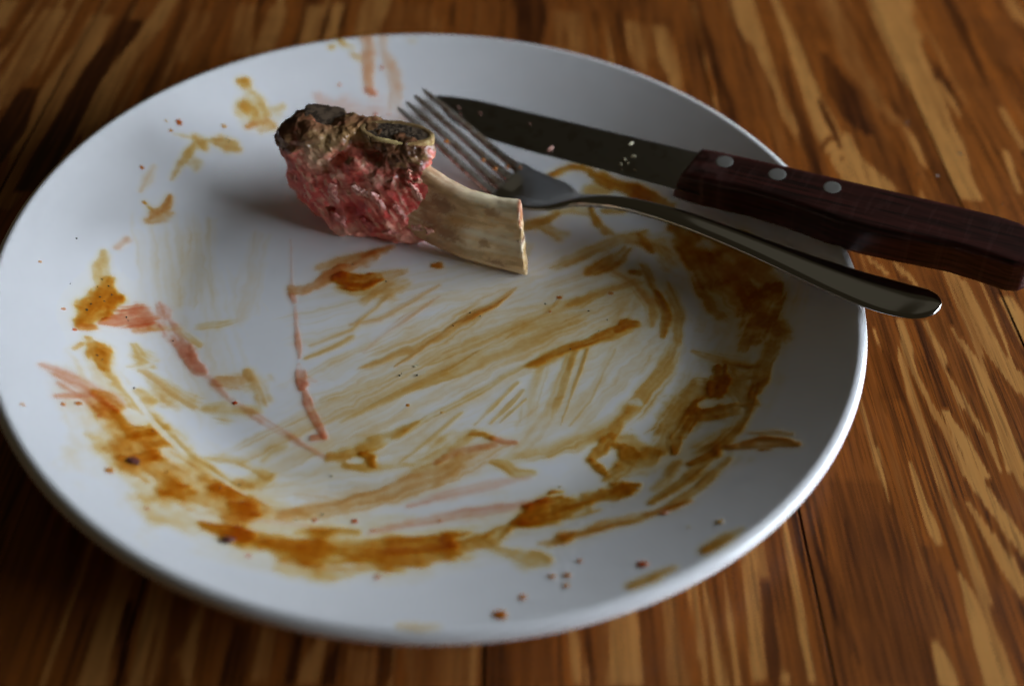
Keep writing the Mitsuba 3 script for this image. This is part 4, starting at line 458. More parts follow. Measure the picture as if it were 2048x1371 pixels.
def glaze_colour(p, n, uv):
    """white glaze seen through a film of sauce: uv holds the film's thickness of gravy and of meat juice"""
    g = 0.82 + 0.36 * fbm(p.x * 900, p.y * 900, p.z * 900)
    b = dr.maximum(uv.x, 0) * g; r = dr.maximum(uv.y, 0) * g
    base = mi.Color3f(0.795, 0.805, 0.815)
    return base * mi.Color3f(dr.exp(-0.40 * b - 0.22 * r), dr.exp(-1.20 * b - 1.14 * r), dr.exp(-3.3 * b - 1.42 * r))

def plate_colour(p, n, uv):
    return mi.Color3f(0.795, 0.805, 0.815) * (1 - 0.03 * fbm(p.x * 50, p.y * 50, 3.0))

def plate_rough(p, n, uv):
    return 0.10 + 0.14 * fbm(p.x * 70, p.y * 70, 2.0)

def film_rough(p, n, uv):
    return plate_rough(p, n, uv) + 0.10 * smoothstep(0.03, 0.25, uv.x + uv.y) - 0.13 * smoothstep(0.4, 1.1, uv.x + uv.y)

scene['glaze'] = {'type': 'principled', 'base_color': proc(plate_colour), 'roughness': proc(plate_rough), 'specular': 0.5}
scene['gravy_film'] = {'type': 'principled', 'base_color': proc(glaze_colour), 'roughness': proc(film_rough), 'specular': 0.5}
scene['sauce_drop_wet'] = {'type': 'principled', 'base_color': proc(glaze_colour), 'roughness': 0.16, 'specular': 0.5}

def steel(p, n, uv):
    smear = smoothstep(0.54, 0.72, fbm(p.x * 260, p.y * 260, p.z * 200))
    return mix((0.36, 0.365, 0.37), (0.22, 0.18, 0.14), smear * 0.45)

def steel_dirty(p, n, uv):
    smear = smoothstep(0.40, 0.62, fbm(p.x * 420, p.y * 420, p.z * 400))
    return mix((0.46, 0.44, 0.40), (0.17, 0.105, 0.055), smear * 0.85)

def dirty_rough(p, n, uv):
    return 0.22 + 0.25 * smoothstep(0.35, 0.65, fbm(p.x * 420, p.y * 420, p.z * 400))

scene['fork_steel'] = {'type': 'twosided', 'b': {'type': 'principled', 'base_color': {'type': 'rgb', 'value': [0.45, 0.445, 0.43]}, 'metallic': 1.0, 'roughness': 0.13, 'specular': 0.5}}
scene['tine_steel'] = {'type': 'twosided', 'b': {'type': 'principled', 'base_color': proc(steel_dirty), 'metallic': 0.9, 'roughness': proc(dirty_rough), 'specular': 0.5}}
scene['blade_steel'] = {'type': 'twosided', 'b': {'type': 'principled', 'base_color': proc(steel), 'metallic': 1.0, 'roughness': 0.22, 'specular': 0.5}}
scene['rivet_metal'] = {'type': 'principled', 'base_color': {'type': 'rgb', 'value': [0.42, 0.42, 0.40]}, 'metallic': 0.75, 'roughness': 0.5, 'specular': 0.5}

# the knife's own frame (metres): origin on the spine near the tip, s along the spine, w towards the edge, n out of the flat
KO = np.array(KNIFE[0]); KS = np.array(KNIFE[1]); KW = np.array(KNIFE[2]); KN = np.array(KNIFE[3])

def handle_colour(p, n, uv):
    q = [p.x - float(KO[0]), p.y - float(KO[1]), p.z - float(KO[2])]
    s = q[0] * float(KS[0]) + q[1] * float(KS[1]) + q[2] * float(KS[2])
    w = q[0] * float(KW[0]) + q[1] * float(KW[1]) + q[2] * float(KW[2])
    h = q[0] * float(KN[0]) + q[1] * float(KN[1]) + q[2] * float(KN[2])
    g = fbm(s * 60, w * 900, h * 900)
    c = mix((0.008, 0.0024, 0.0022), (0.075, 0.0145, 0.011), smoothstep(0.05, 0.95, g))
    worn = smoothstep(0.118, 0.100, s) * smoothstep(0.35, 0.7, fbm(s * 300, w * 300, 1.0))
    return c + mi.Color3f(0.13, 0.075, 0.07) * dr.clip(worn * 0.40 + 0.10 * smoothstep(0.55, 0.8, fbm(s * 500, w * 120 + s * 260, 3.0)), 0, 1)

scene['handle_wood'] = {'type': 'principled', 'base_color': proc(handle_colour), 'roughness': 0.36, 'specular': 0.4}

VC = {'type': 'mesh_attribute', 'name': 'vertex_color'}
scene['meat_flesh'] = {'type': 'principled', 'base_color': VC, 'roughness': 0.36, 'specular': 0.45}
scene['bone_surface'] = {'type': 'principled', 'base_color': VC, 'roughness': 0.42, 'specular': 0.45}
def marrow(p, n, uv):
    a = fbm(p.x * 1500, p.y * 1500, p.z * 1500)
    return mix((0.030, 0.020, 0.013), (0.125, 0.086, 0.054), smoothstep(0.35, 0.70, a))
scene['marrow'] = {'type': 'principled', 'base_color': proc(marrow), 'roughness': 0.6, 'specular': 0.3}
scene['fat_crumb'] = {'type': 'principled', 'base_color': {'type': 'rgb', 'value': [0.62, 0.55, 0.36]}, 'roughness': 0.4}
scene['meat_crumb_flesh'] = {'type': 'principled', 'base_color': {'type': 'rgb', 'value': [0.50, 0.26, 0.20]}, 'roughness': 0.4}
scene['orange_crumb'] = {'type': 'principled', 'base_color': {'type': 'rgb', 'value': [0.62, 0.22, 0.04]}, 'roughness': 0.2}
scene['pepper'] = {'type': 'principled', 'base_color': {'type': 'rgb', 'value': [0.035, 0.022, 0.014]}, 'roughness': 0.6}
scene['char'] = {'type': 'principled', 'base_color': {'type': 'rgb', 'value': [0.085, 0.020, 0.013]}, 'roughness': 0.4}
scene['water'] = {'type': 'dielectric', 'int_ior': 1.33, 'ext_ior': 1.0}

# ---------------------------------------------------------------- the table: planks of strand bamboo
GAM = -0.05098
AX_U = np.array([math.cos(GAM), -math.sin(GAM)]); AX_V = np.array([math.sin(GAM), math.cos(GAM)])
rng = np.random.default_rng(11)

def strand_list():
    out = []
    for tone, pts in STRANDS:
        q = np.array(pts)
        out.append((tone * 0.93, np.stack([q[:, :2] @ AX_U, q[:, :2] @ AX_V, q[:, 2] * 0.86], 1)))
    return out

def paint(tone, red, U, V, pts, t, seed, rough=1.0):
    """lays one strand (centre u as a function of v, with a width) into the tone field"""
    pts = pts[np.argsort(pts[:, 1])]
    v0, v1 = pts[0, 1], pts[-1, 1]
    jv = np.searchsorted(V, v0), np.searchsorted(V, v1)
    if jv[1] - jv[0] < 1:
        return
    v = V[jv[0]:jv[1]]
    c = np.interp(v, pts[:, 1], pts[:, 0]); w = np.interp(v, pts[:, 1], pts[:, 2]) / 2
    lo, hi = np.searchsorted(U, (c - w).min() - 2), np.searchsorted(U, (c + w).max() + 2)
    if hi <= lo:
        return
    u = U[lo:hi]
    UU, VV = np.meshgrid(u, v, indexing='ij')
    wob = (meshkit.fbm(np.stack([UU * 0.25, VV * 0.035, VV * 0 + seed], -1), 3, seed) - 0.5)
    jag = (meshkit.noise(np.stack([UU * 1.3, VV * 0.06, VV * 0 + seed], -1), seed + 5) - 0.5)
    d = w[None, :] * (1 + 0.6 * wob) + jag * 1.0 * rough - np.abs(UU - c[None, :] - wob * 0.7)
    m = np.clip(d / 0.62 + 0.5, 0, 1)
    inner = t + 0.10 * (meshkit.noise(np.stack([UU * 0.5, VV * 0.02, VV * 0], -1), seed + 9) - 0.5)
    tone[lo:hi, jv[0]:jv[1]] = tone[lo:hi, jv[0]:jv[1]] * (1 - m) + inner * m
    red[lo:hi, jv[0]:jv[1]] *= (1 - 0.6 * m)

tag('wooden_table', 'dark striped bamboo table top of long planks under the plate', 'table')
SEAM0, PITCH = 19.6, 91.6
V = np.arange(-330.0, 560.0, 2.8)
known = strand_list()
for k in range(-5, 5):
    u0 = SEAM0 + k * PITCH; u1 = u0 + PITCH
    U = np.arange(u0 + 0.8, u1 - 0.7, 0.62)
    tone = 0.33 + 0.20 * (meshkit.fbm(np.stack(np.broadcast_arrays(U[:, None] * 0.07, V[None, :] * 0.006, 3.0 + k), -1), 4, 3) - 0.5) * 2
    tone += 0.12 * (meshkit.noise(np.stack(np.broadcast_arrays(U[:, None] * 0.5, V[None, :] * 0.012, 7.0), -1), 4) - 0.5)
    red = 0.55 * meshkit.fbm(np.stack(np.broadcast_arrays(U[:, None] * 0.12, V[None, :] * 0.012, 1.0 + k), -1), 3, 8)
    for i in range(90):
        uc = rng.uniform(u0, u1); vc = rng.uniform(-350, 580); L = rng.uniform(50, 190); w = rng.uniform(1.2, 5.2) * rng.choice([0.5, 1, 1.4])
        t = rng.choice([rng.uniform(0.04, 0.26), rng.uniform(0.30, 0.48), rng.uniform(0.54, 0.88)], p=[0.30, 0.46, 0.24])
        lean = rng.uniform(-0.03, 0.03)
        pts = np.array([[uc - lean * L, vc - L, 0.3], [uc - lean * L * .4, vc - L * .45, w * rng.uniform(.6, 1)], [uc, vc, w], [uc + lean * L * .5, vc + L * .5, w * rng.uniform(.5, 1)], [uc + lean * L, vc + L, 0.3]])
        paint(tone, red, U, V, pts, t, int(rng.integers(1, 9999)))
    for i, (t, pts) in enumerate(known):
        if pts[:, 0].max() + 8 > u0 and pts[:, 0].min() - 8 < u1:
            paint(tone, red, U, V, pts, t, 100 + i, 1.2)
    # rows across the plank: bevelled long edges, then the sides
    prof_u = np.concatenate([[u0 + .42, u0 + .42, u0 + .48], U, [u1 - .48, u1 - .42, u1 - .42]])
    prof_z = np.concatenate([[-9, -.06, 0], np.zeros(len(U)), [0, -.06, -9]])
    pad = lambda a: np.vstack([a[:1], a[:1], a[:1], a, a[-1:], a[-1:], a[-1:]])
    tone, red = pad(tone), pad(red)
    tone[[0, 1, -2, -1]] = 0; red[[0, 1, -2, -1]] = 0          # darkest tone on the plank sides in the joints
    PU, PV = np.meshgrid(prof_u, V, indexing='ij')
    cup = 0.05 * (meshkit.noise(np.stack([PU * 0.05, PV * 0.004, PU * 0], -1), 31) - 0.5)
    XY = PU[..., None] * AX_U + PV[..., None] * AX_V
    verts = np.concatenate([XY, (prof_z[:, None] + cup - 0.03)[..., None]], -1).reshape(-1, 3) / 1000
    f = tris(grid_faces(*PU.shape))
    n = len(verts)
    # ends
    f = f[:, ::-1] if np.cross(verts[f[5000, 1]] - verts[f[5000, 0]], verts[f[5000, 2]] - verts[f[5000, 0]])[2] < 0 else f
    add('wooden_table__plank', trimesh.Trimesh(verts, f, process=False), 'bamboo', smooth=True, uv=np.stack([tone.ravel(), red.ravel()], 1))
core = trimesh.creation.box([PITCH * 10 / 1000 - .002, .886, .022])
core.apply_transform(np.array([[AX_U[0], AX_V[0], 0, 0], [AX_U[1], AX_V[1], 0, 0], [0, 0, 1, 0], [0, 0, 0, 1]]) @ trimesh.transformations.translation_matrix([SEAM0 / 1000, .115, -.0165]))
scene['wooden_table__core'] = mikit.ply(core, 'board_core')

# ---------------------------------------------------------------- the plate
r_top = np.concatenate([np.linspace(0, 78, 14), np.arange(79, 104.5, 1.0), np.arange(105.5, 135.2, 2.5)])
prof = [(r, float(plate_z(r))) for r in r_top]
tilt = math.atan(SLOPE)
lip_c = 140 - LIP_R; lip_r0 = lip_c - LIP_R * math.sin(tilt); lip_z = float(plate_z(lip_r0)) - LIP_R * math.cos(tilt)
prof += [(lip_c + LIP_R * math.sin(a), lip_z + LIP_R * math.cos(a)) for a in np.linspace(-tilt, math.pi * 0.80, 34)]
prof += [(136.0, 17.2), (128, 13.6), (115, 8.4), (102, 3.9), (94, 2.2), (86, 1.3), (82, .9), (80.5, .1), (78.5, .02), (77, .2), (75.5, 1.3), (60, 1.5), (0, 1.5)]
prof = np.array(prof)
SEG = 540
ang = np.arange(SEG) * 2 * math.pi / SEG
pv = np.stack([prof[:, 0, None] * np.cos(ang), prof[:, 0, None] * np.sin(ang), np.repeat(prof[:, 1, None], SEG, 1)], -1)
pm = outward(pv.reshape(-1, 3) / 1000, tris(grid_faces(len(prof), SEG, True)))
scene['dinner_plate'] = mikit.ply(trimesh.Trimesh(pm.vertices, pm.faces, process=False), 'glaze', smooth=True)
tag('dinner_plate', 'large round white dinner plate smeared with brown gravy and pink meat juice', 'plate')

# ---------------------------------------------------------------- sauce: films of gravy and juice on the plate
STEP = 0.40
ax = np.arange(-141, 141.01, STEP)
GX, GY = np.meshgrid(ax, ax, indexing='ij')
warp = lambda s, seed: meshkit.fbm(np.stack([GX / s, GY / s, GX * 0 + 2.5], -1), 3, seed) - 0.5
WX = GX + 6.0 * warp(9.0, 1) + 1.6 * warp(2.6, 2)
WY = GY + 6.0 * warp(9.0, 3) + 1.6 * warp(2.6, 4)
BLOT = meshkit.fbm(np.stack([GX / 7.0, GY / 7.0, GX * 0], -1), 4, 12)
FINE = meshkit.fbm(np.stack([GX / 1.6, GY / 1.6, GX * 0], -1), 3, 14)
GRIT = meshkit.noise(np.stack([GX / 0.7, GY / 0.7, GX * 0], -1), 15)
areas = sorted({s[0] for s in STROKES} - {'X'})
FB = {a: np.zeros_like(GX) for a in areas}; FR = {a: np.zeros_like(GX) for a in areas}
ERASE = np.ones_like(GX)

soft_of = lambda b: float(np.clip(0.80 - 0.42 * b, 0.32, 0.78))

def stroke_mask(pts, streak, seed, amt):
    q = np.array(pts, float)
    if len(q) == 1:
        q = np.vstack([q, q + [0.3, 0, 0]])
    m = q[:, 2].max() + 8
    i0, i1 = np.searchsorted(ax, q[:, 0].min() - m), np.searchsorted(ax, q[:, 0].max() + m)
    j0, j1 = np.searchsorted(ax, q[:, 1].min() - m), np.searchsorted(ax, q[:, 1].max() + m)
    sl = (slice(i0, i1), slice(j0, j1))
    k = np.clip(q[:, 2].mean() / 10, 0.16, 0.75)          # narrow strokes are warped less
    X = GX[sl] + (WX[sl] - GX[sl]) * k; Y = GY[sl] + (WY[sl] - GY[sl]) * k
    best = np.full(X.shape, 9.0); S = np.zeros(X.shape); D = np.zeros(X.shape); acc = 0.0
    for a, b in zip(q[:-1], q[1:]):
        d = b[:2] - a[:2]; L = np.hypot(*d) + 1e-6; d = d / L
        t = np.clip(((X - a[0]) * d[0] + (Y - a[1]) * d[1]) / L, 0, 1)
        px, py = X - a[0] - d[0] * L * t, Y - a[1] - d[1] * L * t
        w = (a[2] + (b[2] - a[2]) * t) / 2
        e = np.hypot(px, py) / np.maximum(w, 0.15)
        upd = e < best
        best = np.where(upd, e, best); S = np.where(upd, acc + t * L, S); D = np.where(upd, px * -d[1] + py * d[0], D)
        acc += L
    soft = soft_of(amt) + 0.30 * streak
    # the smear's own grain runs along the stroke, like the marks of a knife or a scrap of meat dragged through it
    nn = lambda d, s, k: meshkit.noise(np.stack([D / d, S / s, S * 0 + seed + k], -1), seed + k)
    g1, g2, g3 = nn(0.85, 9.0 + 26 * streak, 0), nn(2.6, 15.0 + 34 * streak, 3), nn(0.5, 3.0 + 6 * streak, 6)
    grain = 0.40 * g1 + 0.40 * g2 + 0.20 * g3 - 0.5
    mott = 1 - streak
    edge = 1.16 + 0.3 * (soft_of(amt) - 0.3) + min(1.0, k * 1.6) * 0.40 * (BLOT[sl] - 0.5)
    e = edge - best + (0.95 + 0.5 * streak) * grain + mott * min(1.0, 0.3 + k) * (0.65 * (BLOT[sl] - 0.5) + 0.40 * (FINE[sl] - 0.5))
    v = np.clip(e / (soft * 1.45), 0, 1)
    v = v * v * (3 - 2 * v)
    body = 0.80 + 1.25 * grain + mott * (1.25 * (BLOT[sl] - 0.5) + 0.65 * (FINE[sl] - 0.5))
    if streak > 0:
        st = np.clip((0.6 * g1 + 0.4 * g2 - 0.25) / 0.45, 0, 1.3)
        body = body * (1 - streak + streak * (0.35 + 1.15 * st))
    return sl, v * np.clip(body, 0.05, 2.2)

for i, (a, b, r, sk, pts) in enumerate(STROKES):
    sl, m = stroke_mask(pts, sk, 40 + i, b + r)
    if a == 'X':
        ERASE[sl] *= 1 - np.clip(m * min(b, 3) * 0.45, 0, 0.93)
    else:
        b = b * 1.25
        FB[a][sl] += b * m - np.minimum(FB[a][sl], b * m) * 0.55
        FR[a][sl] += r * m - np.minimum(FR[a][sl], r * m) * 0.55
TB = sum(FB.values()); TR = sum(FR.values())
# where different areas run over each other the film does not simply add up
TB = (TB - 0.35 * np.maximum(TB - np.max(list(FB.values()), 0), 0)) * ERASE; TR = TR * ERASE
TB = np.where(TB > 1.3, 1.3 + (TB - 1.3) * 0.55, TB)
# the liquid has crept outwards a little: soft edges and a thin halo of grease
creep = lambda t: 0.52 * t + 0.50 * gaussian_filter(t, 0.75 / STEP) + 0.10 * gaussian_filter(t, 5.0 / STEP)
TB, TR = creep(TB), creep(TR)
owner = np.argmax(np.stack([gaussian_filter(FB[a] + FR[a], 1.2 / STEP) for a in areas]), 0)
RAD = np.hypot(GX, GY)
seg_r = prof[:len(r_top) + 20]
ZS = np.interp(RAD, seg_r[:, 0], seg_r[:, 1])
film = TB + TR
GZ = ZS + 0.03 + 0.15 * np.clip(film, 0, 3) + 0.10 * np.clip(film, 0, 1) * (FINE - 0.5)
on = (film > 0.014) & (RAD < 139.0)
cell = (on[:-1, :-1] | on[1:, :-1] | on[:-1, 1:] | on[1:, 1:]) & (RAD[:-1, :-1] < 138.8)
own = owner[:-1, :-1]
IDX = np.arange(GX.size).reshape(GX.shape)
P3 = np.stack([GX, GY, GZ], -1).reshape(-1, 3) / 1000
UVF = np.stack([TB.ravel(), TR.ravel()], 1)
AREA_LABELS = {
    'A': 'speckled ochre gravy patch on the left rim of the plate', 'B': 'broad mottled gravy band along the lower left curve of the plate',
    'C': 'pink diagonal juice trail from the left rim towards the plate centre', 'D': 'faint beige smudges on the left half of the plate floor',
    'E': 'thin upright pinkish red juice line below the meat', 'F': 'reddish brown smear in front of the rib bone',
    'G': 'long slanting gravy streaks scraped across the plate centre', 'H': 'fine upright scrape marks and fork prints right of centre',
    'I': 'pale brown blotches on the near part of the plate floor', 'J': 'faint pink arcs above the thick gravy band at the near edge',
    'K': 'thick golden brown gravy band along the near edge of the plate', 'L': 'dark glossy gravy blob at the near right of the plate',
    'M': 'curved gravy marks along the right edge of the plate floor', 'N': 'dark brown gravy smears on the shaded right slope of the plate',
    'O': 'blotchy gravy marks around the neck of the fork', 'P': 'dark gravy patch in the shade below the fork handle',
    'Q': 'ring shaped ochre gravy mark behind the meat, at the top left', 'R': 'small scattered gravy marks left of the meat',
    'S': 'pale pink juice trickles on the far rim behind the bone', 'T': 'thin yellow gravy trace on the near right lip of the plate', 'U': 'faint yellow gravy trace on the near lip, left of the brighter one', 'V': 'pale beige gravy mark on the near lip at the bottom of the plate'}
for a_i, a in enumerate(areas):
    sel = np.argwhere(cell & (own == a_i))
    if len(sel) == 0:
        continue
    i, j = sel[:, 0], sel[:, 1]
    q = np.stack([IDX[i, j], IDX[i + 1, j], IDX[i + 1, j + 1], IDX[i, j + 1]], 1)
    used, inv = np.unique(q, return_inverse=True)
    f = tris(inv.reshape(q.shape))
    key = add('juice_smear' if a in 'CEJS' else 'gravy_smear', trimesh.Trimesh(P3[used], f, process=False), 'gravy_film', smooth=True, uv=UVF[used])
    tag(key, AREA_LABELS[a], 'sauce')

def dome(rx, ry, h, seed, nr=7, na=18, wob=0.18):
    """a low drop standing on z = 0"""
    r = np.linspace(0, 1, nr); a = np.arange(na) * 2 * math.pi / na
    w = 1 + wob * 2 * (meshkit.noise(np.stack([np.cos(a) * 1.3 + seed, np.sin(a) * 1.3, a * 0], -1), seed) - 0.5)
    X = r[:, None] * np.cos(a) * w * rx; Y = r[:, None] * np.sin(a) * w * ry
    Z = np.sqrt(np.clip(1 - r ** 2, 0, 1))[:, None] * np.ones(na) * h
    v = np.stack([X, Y, Z], -1).reshape(-1, 3)
    return trimesh.Trimesh(v, tris(grid_faces(nr, na, True))[:, ::-1], process=False), r

def on_plate(mesh, x, y, lift=0.02):
    """drapes the mesh (mm, around the origin) over the plate at x, y"""
    v = np.array(mesh.vertices); X, Y = v[:, 0] + x, v[:, 1] + y
    v = np.stack([X, Y, v[:, 2] + np.interp(np.hypot(X, Y), seg_r[:, 0], seg_r[:, 1]) + lift], 1)
    m = trimesh.Trimesh(v / 1000, mesh.faces, process=False)
    if (m.volume < 0) if m.is_watertight else (m.face_normals[:, 2].sum() < 0):
        m.invert()
    return m

REGION = {'n': ('small reddish brown sauce drop on the near side of the plate', 'sauce drops on the near side of the plate'),
          'u': ('small ochre sauce drop on the upper left rim of the plate', 'sauce drops on the upper left rim'),
          't': ('small pink juice drop on the far rim behind the meat', 'juice drops on the far rim'),
          'l': ('small reddish sauce drop on the far left side of the plate', 'sauce drops on the left side of the plate'),
          'c': ('tiny brown sauce drop on the flat middle of the plate', 'sauce drops in the middle of the plate')}
OWN_LABEL = {0: 'red drop just below the middle of the thick near gravy band', 4: 'uppermost of the small cluster of drops on the near right rim', 5: 'brown drop between the drop cluster and the largest near drop',
             6: 'largest orange brown sauce drop, close to the near lip of the plate', 7: 'dark red oval drop near the lower right lip, right of the drop cluster', 8: 'flat beige drop high on the near right rim',
             9: 'reddish drop at the right end of the gravy streak beside the large blob', 10: 'small red drop at the left end below the thick near gravy band', 11: 'orange red sauce drop, the largest on the upper left rim',
             12: 'round ochre drop left of the bone, near the shadow', 17: 'pale pink drop left of the pink trickles on the far rim', 20: 'tiny pink drop just right of the sawn bone top',
             25: 'ochre drop just left of the dark burnt crumb', 26: 'palest drop, farthest left on the plate rim', 35: 'dark red drop on the pink diagonal juice trail'}
for i, (x, y, d, b, r, reg) in enumerate(DROPS):
    m, rr = dome(d * 0.40, d * 0.36, 0.08 + 0.03 * d, 60 + i, wob=0.3)
    th = np.repeat(np.sqrt(np.clip(1 - rr ** 2, 0, 1)) * 0.75 + 0.25, 18)
    th[-18:] = 0.05
    k = add('sauce_drop', on_plate(m, x, y, 0.2 if d > 2 else 0.12), 'sauce_drop_wet', smooth=True, uv=np.stack([th * b * 1.2, th * r * 1.2], 1))
    tag(k, OWN_LABEL.get(i, REGION[reg][0]), 'sauce drop', REGION[reg][1])
prng = np.random.default_rng(5)
for i, (x, y) in enumerate(PEPPER):
    s = prng.uniform(0.18, 0.36)
    m = trimesh.creation.icosphere(1, s); m.vertices *= prng.uniform(0.6, 1.2, 3)
    m.vertices += [0, 0, 0.3 * s]
    k = add('pepper_speck', on_plate(m, x, y, 0.15), 'pepper')
    side = 'left' if x < -60 else 'middle'
    tag(k, 'tiny dark pepper speck on the %s of the plate' % ('left side' if side == 'left' else 'flat middle'), 'pepper', 'pepper specks on the %s of the plate' % ('left side' if side == 'left' else 'flat middle'))
for i, (x, y) in enumerate(FATBITS):
    m = trimesh.creation.icosphere(2, prng.uniform(0.35, 0.55)); m.vertices *= [1.3, 0.8, 0.5]
    k = add('fat_bit', on_plate(m, x, y, 0.2), 'fat_crumb', smooth=True)
    tag(k, 'tiny pale crumb of fat lying on the plate', 'crumb', 'crumbs of fat on the plate')
def crumb(rad, scale, seed, amp=0.5):
    m = trimesh.creation.icosphere(3, 1.0)
    n = meshkit.fbm(m.vertices * 1.6 + seed, 3, seed) - 0.5
    m.vertices *= (1 + amp * 2 * n)[:, None] * rad
    m.vertices *= scale
    return m
for (x, y), lab in zip(BURNT, ('dark burnt meat crumb in the gravy at the lower left of the plate', 'red and black meat crumb at the left end of the thick gravy band')):
    m = crumb(1.35, [1.2, 0.9, 0.55], 3 + int(abs(x)))
    k = add('meat_crumb', on_plate(m, x, y, 0.5), 'char', smooth=True)
    tag(k, lab, 'crumb')

# ---------------------------------------------------------------- rib bone with meat on it (mm, plate space)
def lattice(lo, hi, step):
    g = [np.arange(a, b + step, step) for a, b in zip(lo, hi)]
    return np.stack(np.meshgrid(*g, indexing='ij'), -1), np.array(lo, float)

def ell(P, c, r):
    q = (P - c) / r; k = np.linalg.norm(q, axis=-1)
    return (k - 1) * min(r)

def floor_z(P):
    return np.interp(np.hypot(P[..., 0], P[..., 1]), seg_r[:, 0], seg_r[:, 1])

def rib_frame(P):
    x = P[..., 0]
    xs = [-26, -16, -8, 0, 8, 18, 30]
    yl = np.interp(x, xs, [30, 27, 23.6, 20.5, 17.4, 15.0, 12.6]); zl = np.interp(x, xs, [12, 9.0, 7.0, 5.2, 4.4, 4.2, 4.2])
    yt = np.interp(x, xs, [37, 35, 33, 29.5, 26.5, 24.0, 21.5]); zt = np.interp(x, xs, [37, 36, 34.0, 31, 29.3, 28.8, 30.2])
    L = np.hypot(yt - yl, zt - zl); dy, dz = (yt - yl) / L, (zt - zl) / L
    cy, cz = (yl + yt) / 2 + 2.2, (zl + zt) / 2 - 0.6
    a = (P[..., 1] - cy) * dy + (P[..., 2] - cz) * dz
    b = -(P[..., 1] - cy) * dz + (P[..., 2] - cz) * dy            # towards the viewer and up
    return a, b, L

def rib_field(P):
    a, b, L = rib_frame(P)
    h = a / (L / 2)
    groove = 1.9 * np.exp(-((h - 0.12) / 0.28) ** 2) * np.clip((P[..., 0] + 6) / 20, 0, 1)
    half_b = 4.6 - groove + 0.9 * np.clip((-P[..., 0]) / 14, 0, 1) + 0.5 * np.clip((P[..., 0] - 20) / 9, 0, 1)
    rr = 4.3
    qa, qb = np.abs(a) - (L / 2 - 0.7) + rr, np.abs(b) - half_b + rr
    d = np.minimum(np.maximum(qa, qb), 0) + np.hypot(np.maximum(qa, 0), np.maximum(qb, 0)) - rr
    nrm = np.array([0.982, -0.01, 0.187]); nrm = nrm / np.linalg.norm(nrm)
    end = (P - np.array([30.0, 12.8, 4.0])) @ nrm
    end = end + 1.3 * (meshkit.fbm(P * 0.35, 3, 5) - 0.5)
    return np.maximum(np.maximum(d * 0.9, end), -21 - P[..., 0])

tag('rib_bone', 'gnawed rib bone with pink meat left at one end, lying on the plate', 'bone')
P, o = lattice((-26, 6, 2), (33, 48, 42), 0.62)
rib = surface_nets(rib_field(P), o, 0.62)
trimesh.smoothing.filter_taubin(rib, iterations=6)
nv = rib.vertex_normals
rv = np.array(rib.vertices)
rv += nv * (0.7 * (meshkit.fbm(rv * [0.10, 0.18, 0.18], 3, 9) - 0.5) + 0.22 * (meshkit.fbm(rv * 0.8, 3, 10) - 0.5))[:, None]
rv[:, 2] = np.maximum(rv[:, 2], floor_z(rv) + 0.1)
a, b, L = rib_frame(rv)
n1 = meshkit.fbm(rv * [0.12, 0.30, 0.30], 4, 21); n2 = meshkit.fbm(rv * 0.55, 3, 22); n3 = meshkit.fbm(rv * 1.4, 2, 23)
lerp = lambda c, d, t: c * (1 - t[:, None]) + np.array(d) * t[:, None]
sst = lambda a0, b0, x: (lambda t: t * t * (3 - 2 * t))(np.clip((x - a0) / (b0 - a0), 0, 1))
col = np.tile([0.86, 0.62, 0.34], (len(rv), 1))
col = lerp(col, [0.58, 0.37, 0.16], sst(0.42, 0.66, n1) * 0.7)
col = lerp(col, [0.84, 0.72, 0.48], sst(0.62, 0.95, a / (L / 2)) * 0.8)
col = lerp(col, [0.74, 0.65, 0.44], sst(0.55, 0.75, n2) * 0.5)
col = lerp(col, [0.24, 0.095, 0.035], sst(0.62, 0.82, n2 * .4 + n1 * .6) * 0.6)
meaty = sst(14, -5, rv[:, 0] + 14 * (n1 - 0.5) + 6 * (n2 - .5))
col = lerp(col, [0.42, 0.20, 0.095], meaty * 0.75)
col = lerp(col, [0.22, 0.07, 0.035], meaty * sst(0.46, 0.74, n1 * .6 + n2 * .4) * 0.8)
nrm = np.array([0.982, -0.01, 0.187]); nrm /= np.linalg.norm(nrm)
endd = (rv - np.array([30.0, 12.8, 4.0])) @ nrm
cut = sst(-1.2, -0.3, endd)
col = lerp(col, [0.40, 0.235, 0.075], cut * 0.8)
col = lerp(col, [0.42, 0.13, 0.07], cut * sst(19, 24, rv[:, 2] + 3 * (n3 - .5)) * 0.85)
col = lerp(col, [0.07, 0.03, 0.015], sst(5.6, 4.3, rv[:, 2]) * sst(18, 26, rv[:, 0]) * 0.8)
nl = meshkit.fbm(np.stack([rv[:, 0] * 0.10, a * 0.75, b * 0.4], 1), 4, 24)
col = lerp(col, [0.40, 0.23, 0.085], sst(0.52, 0.72, nl) * 0.42)
col = lerp(col, [0.88, 0.78, 0.56], sst(0.50, 0.30, nl) * 0.45)
h = a / (L / 2)
col = lerp(col, [0.92, 0.82, 0.60], np.exp(-((h + 0.10 + 0.004 * (rv[:, 0] - 20)) / 0.10) ** 2) * sst(2, 10, rv[:, 0]) * 0.7)  # pale highlight along the rib's face, painted into the bone colour
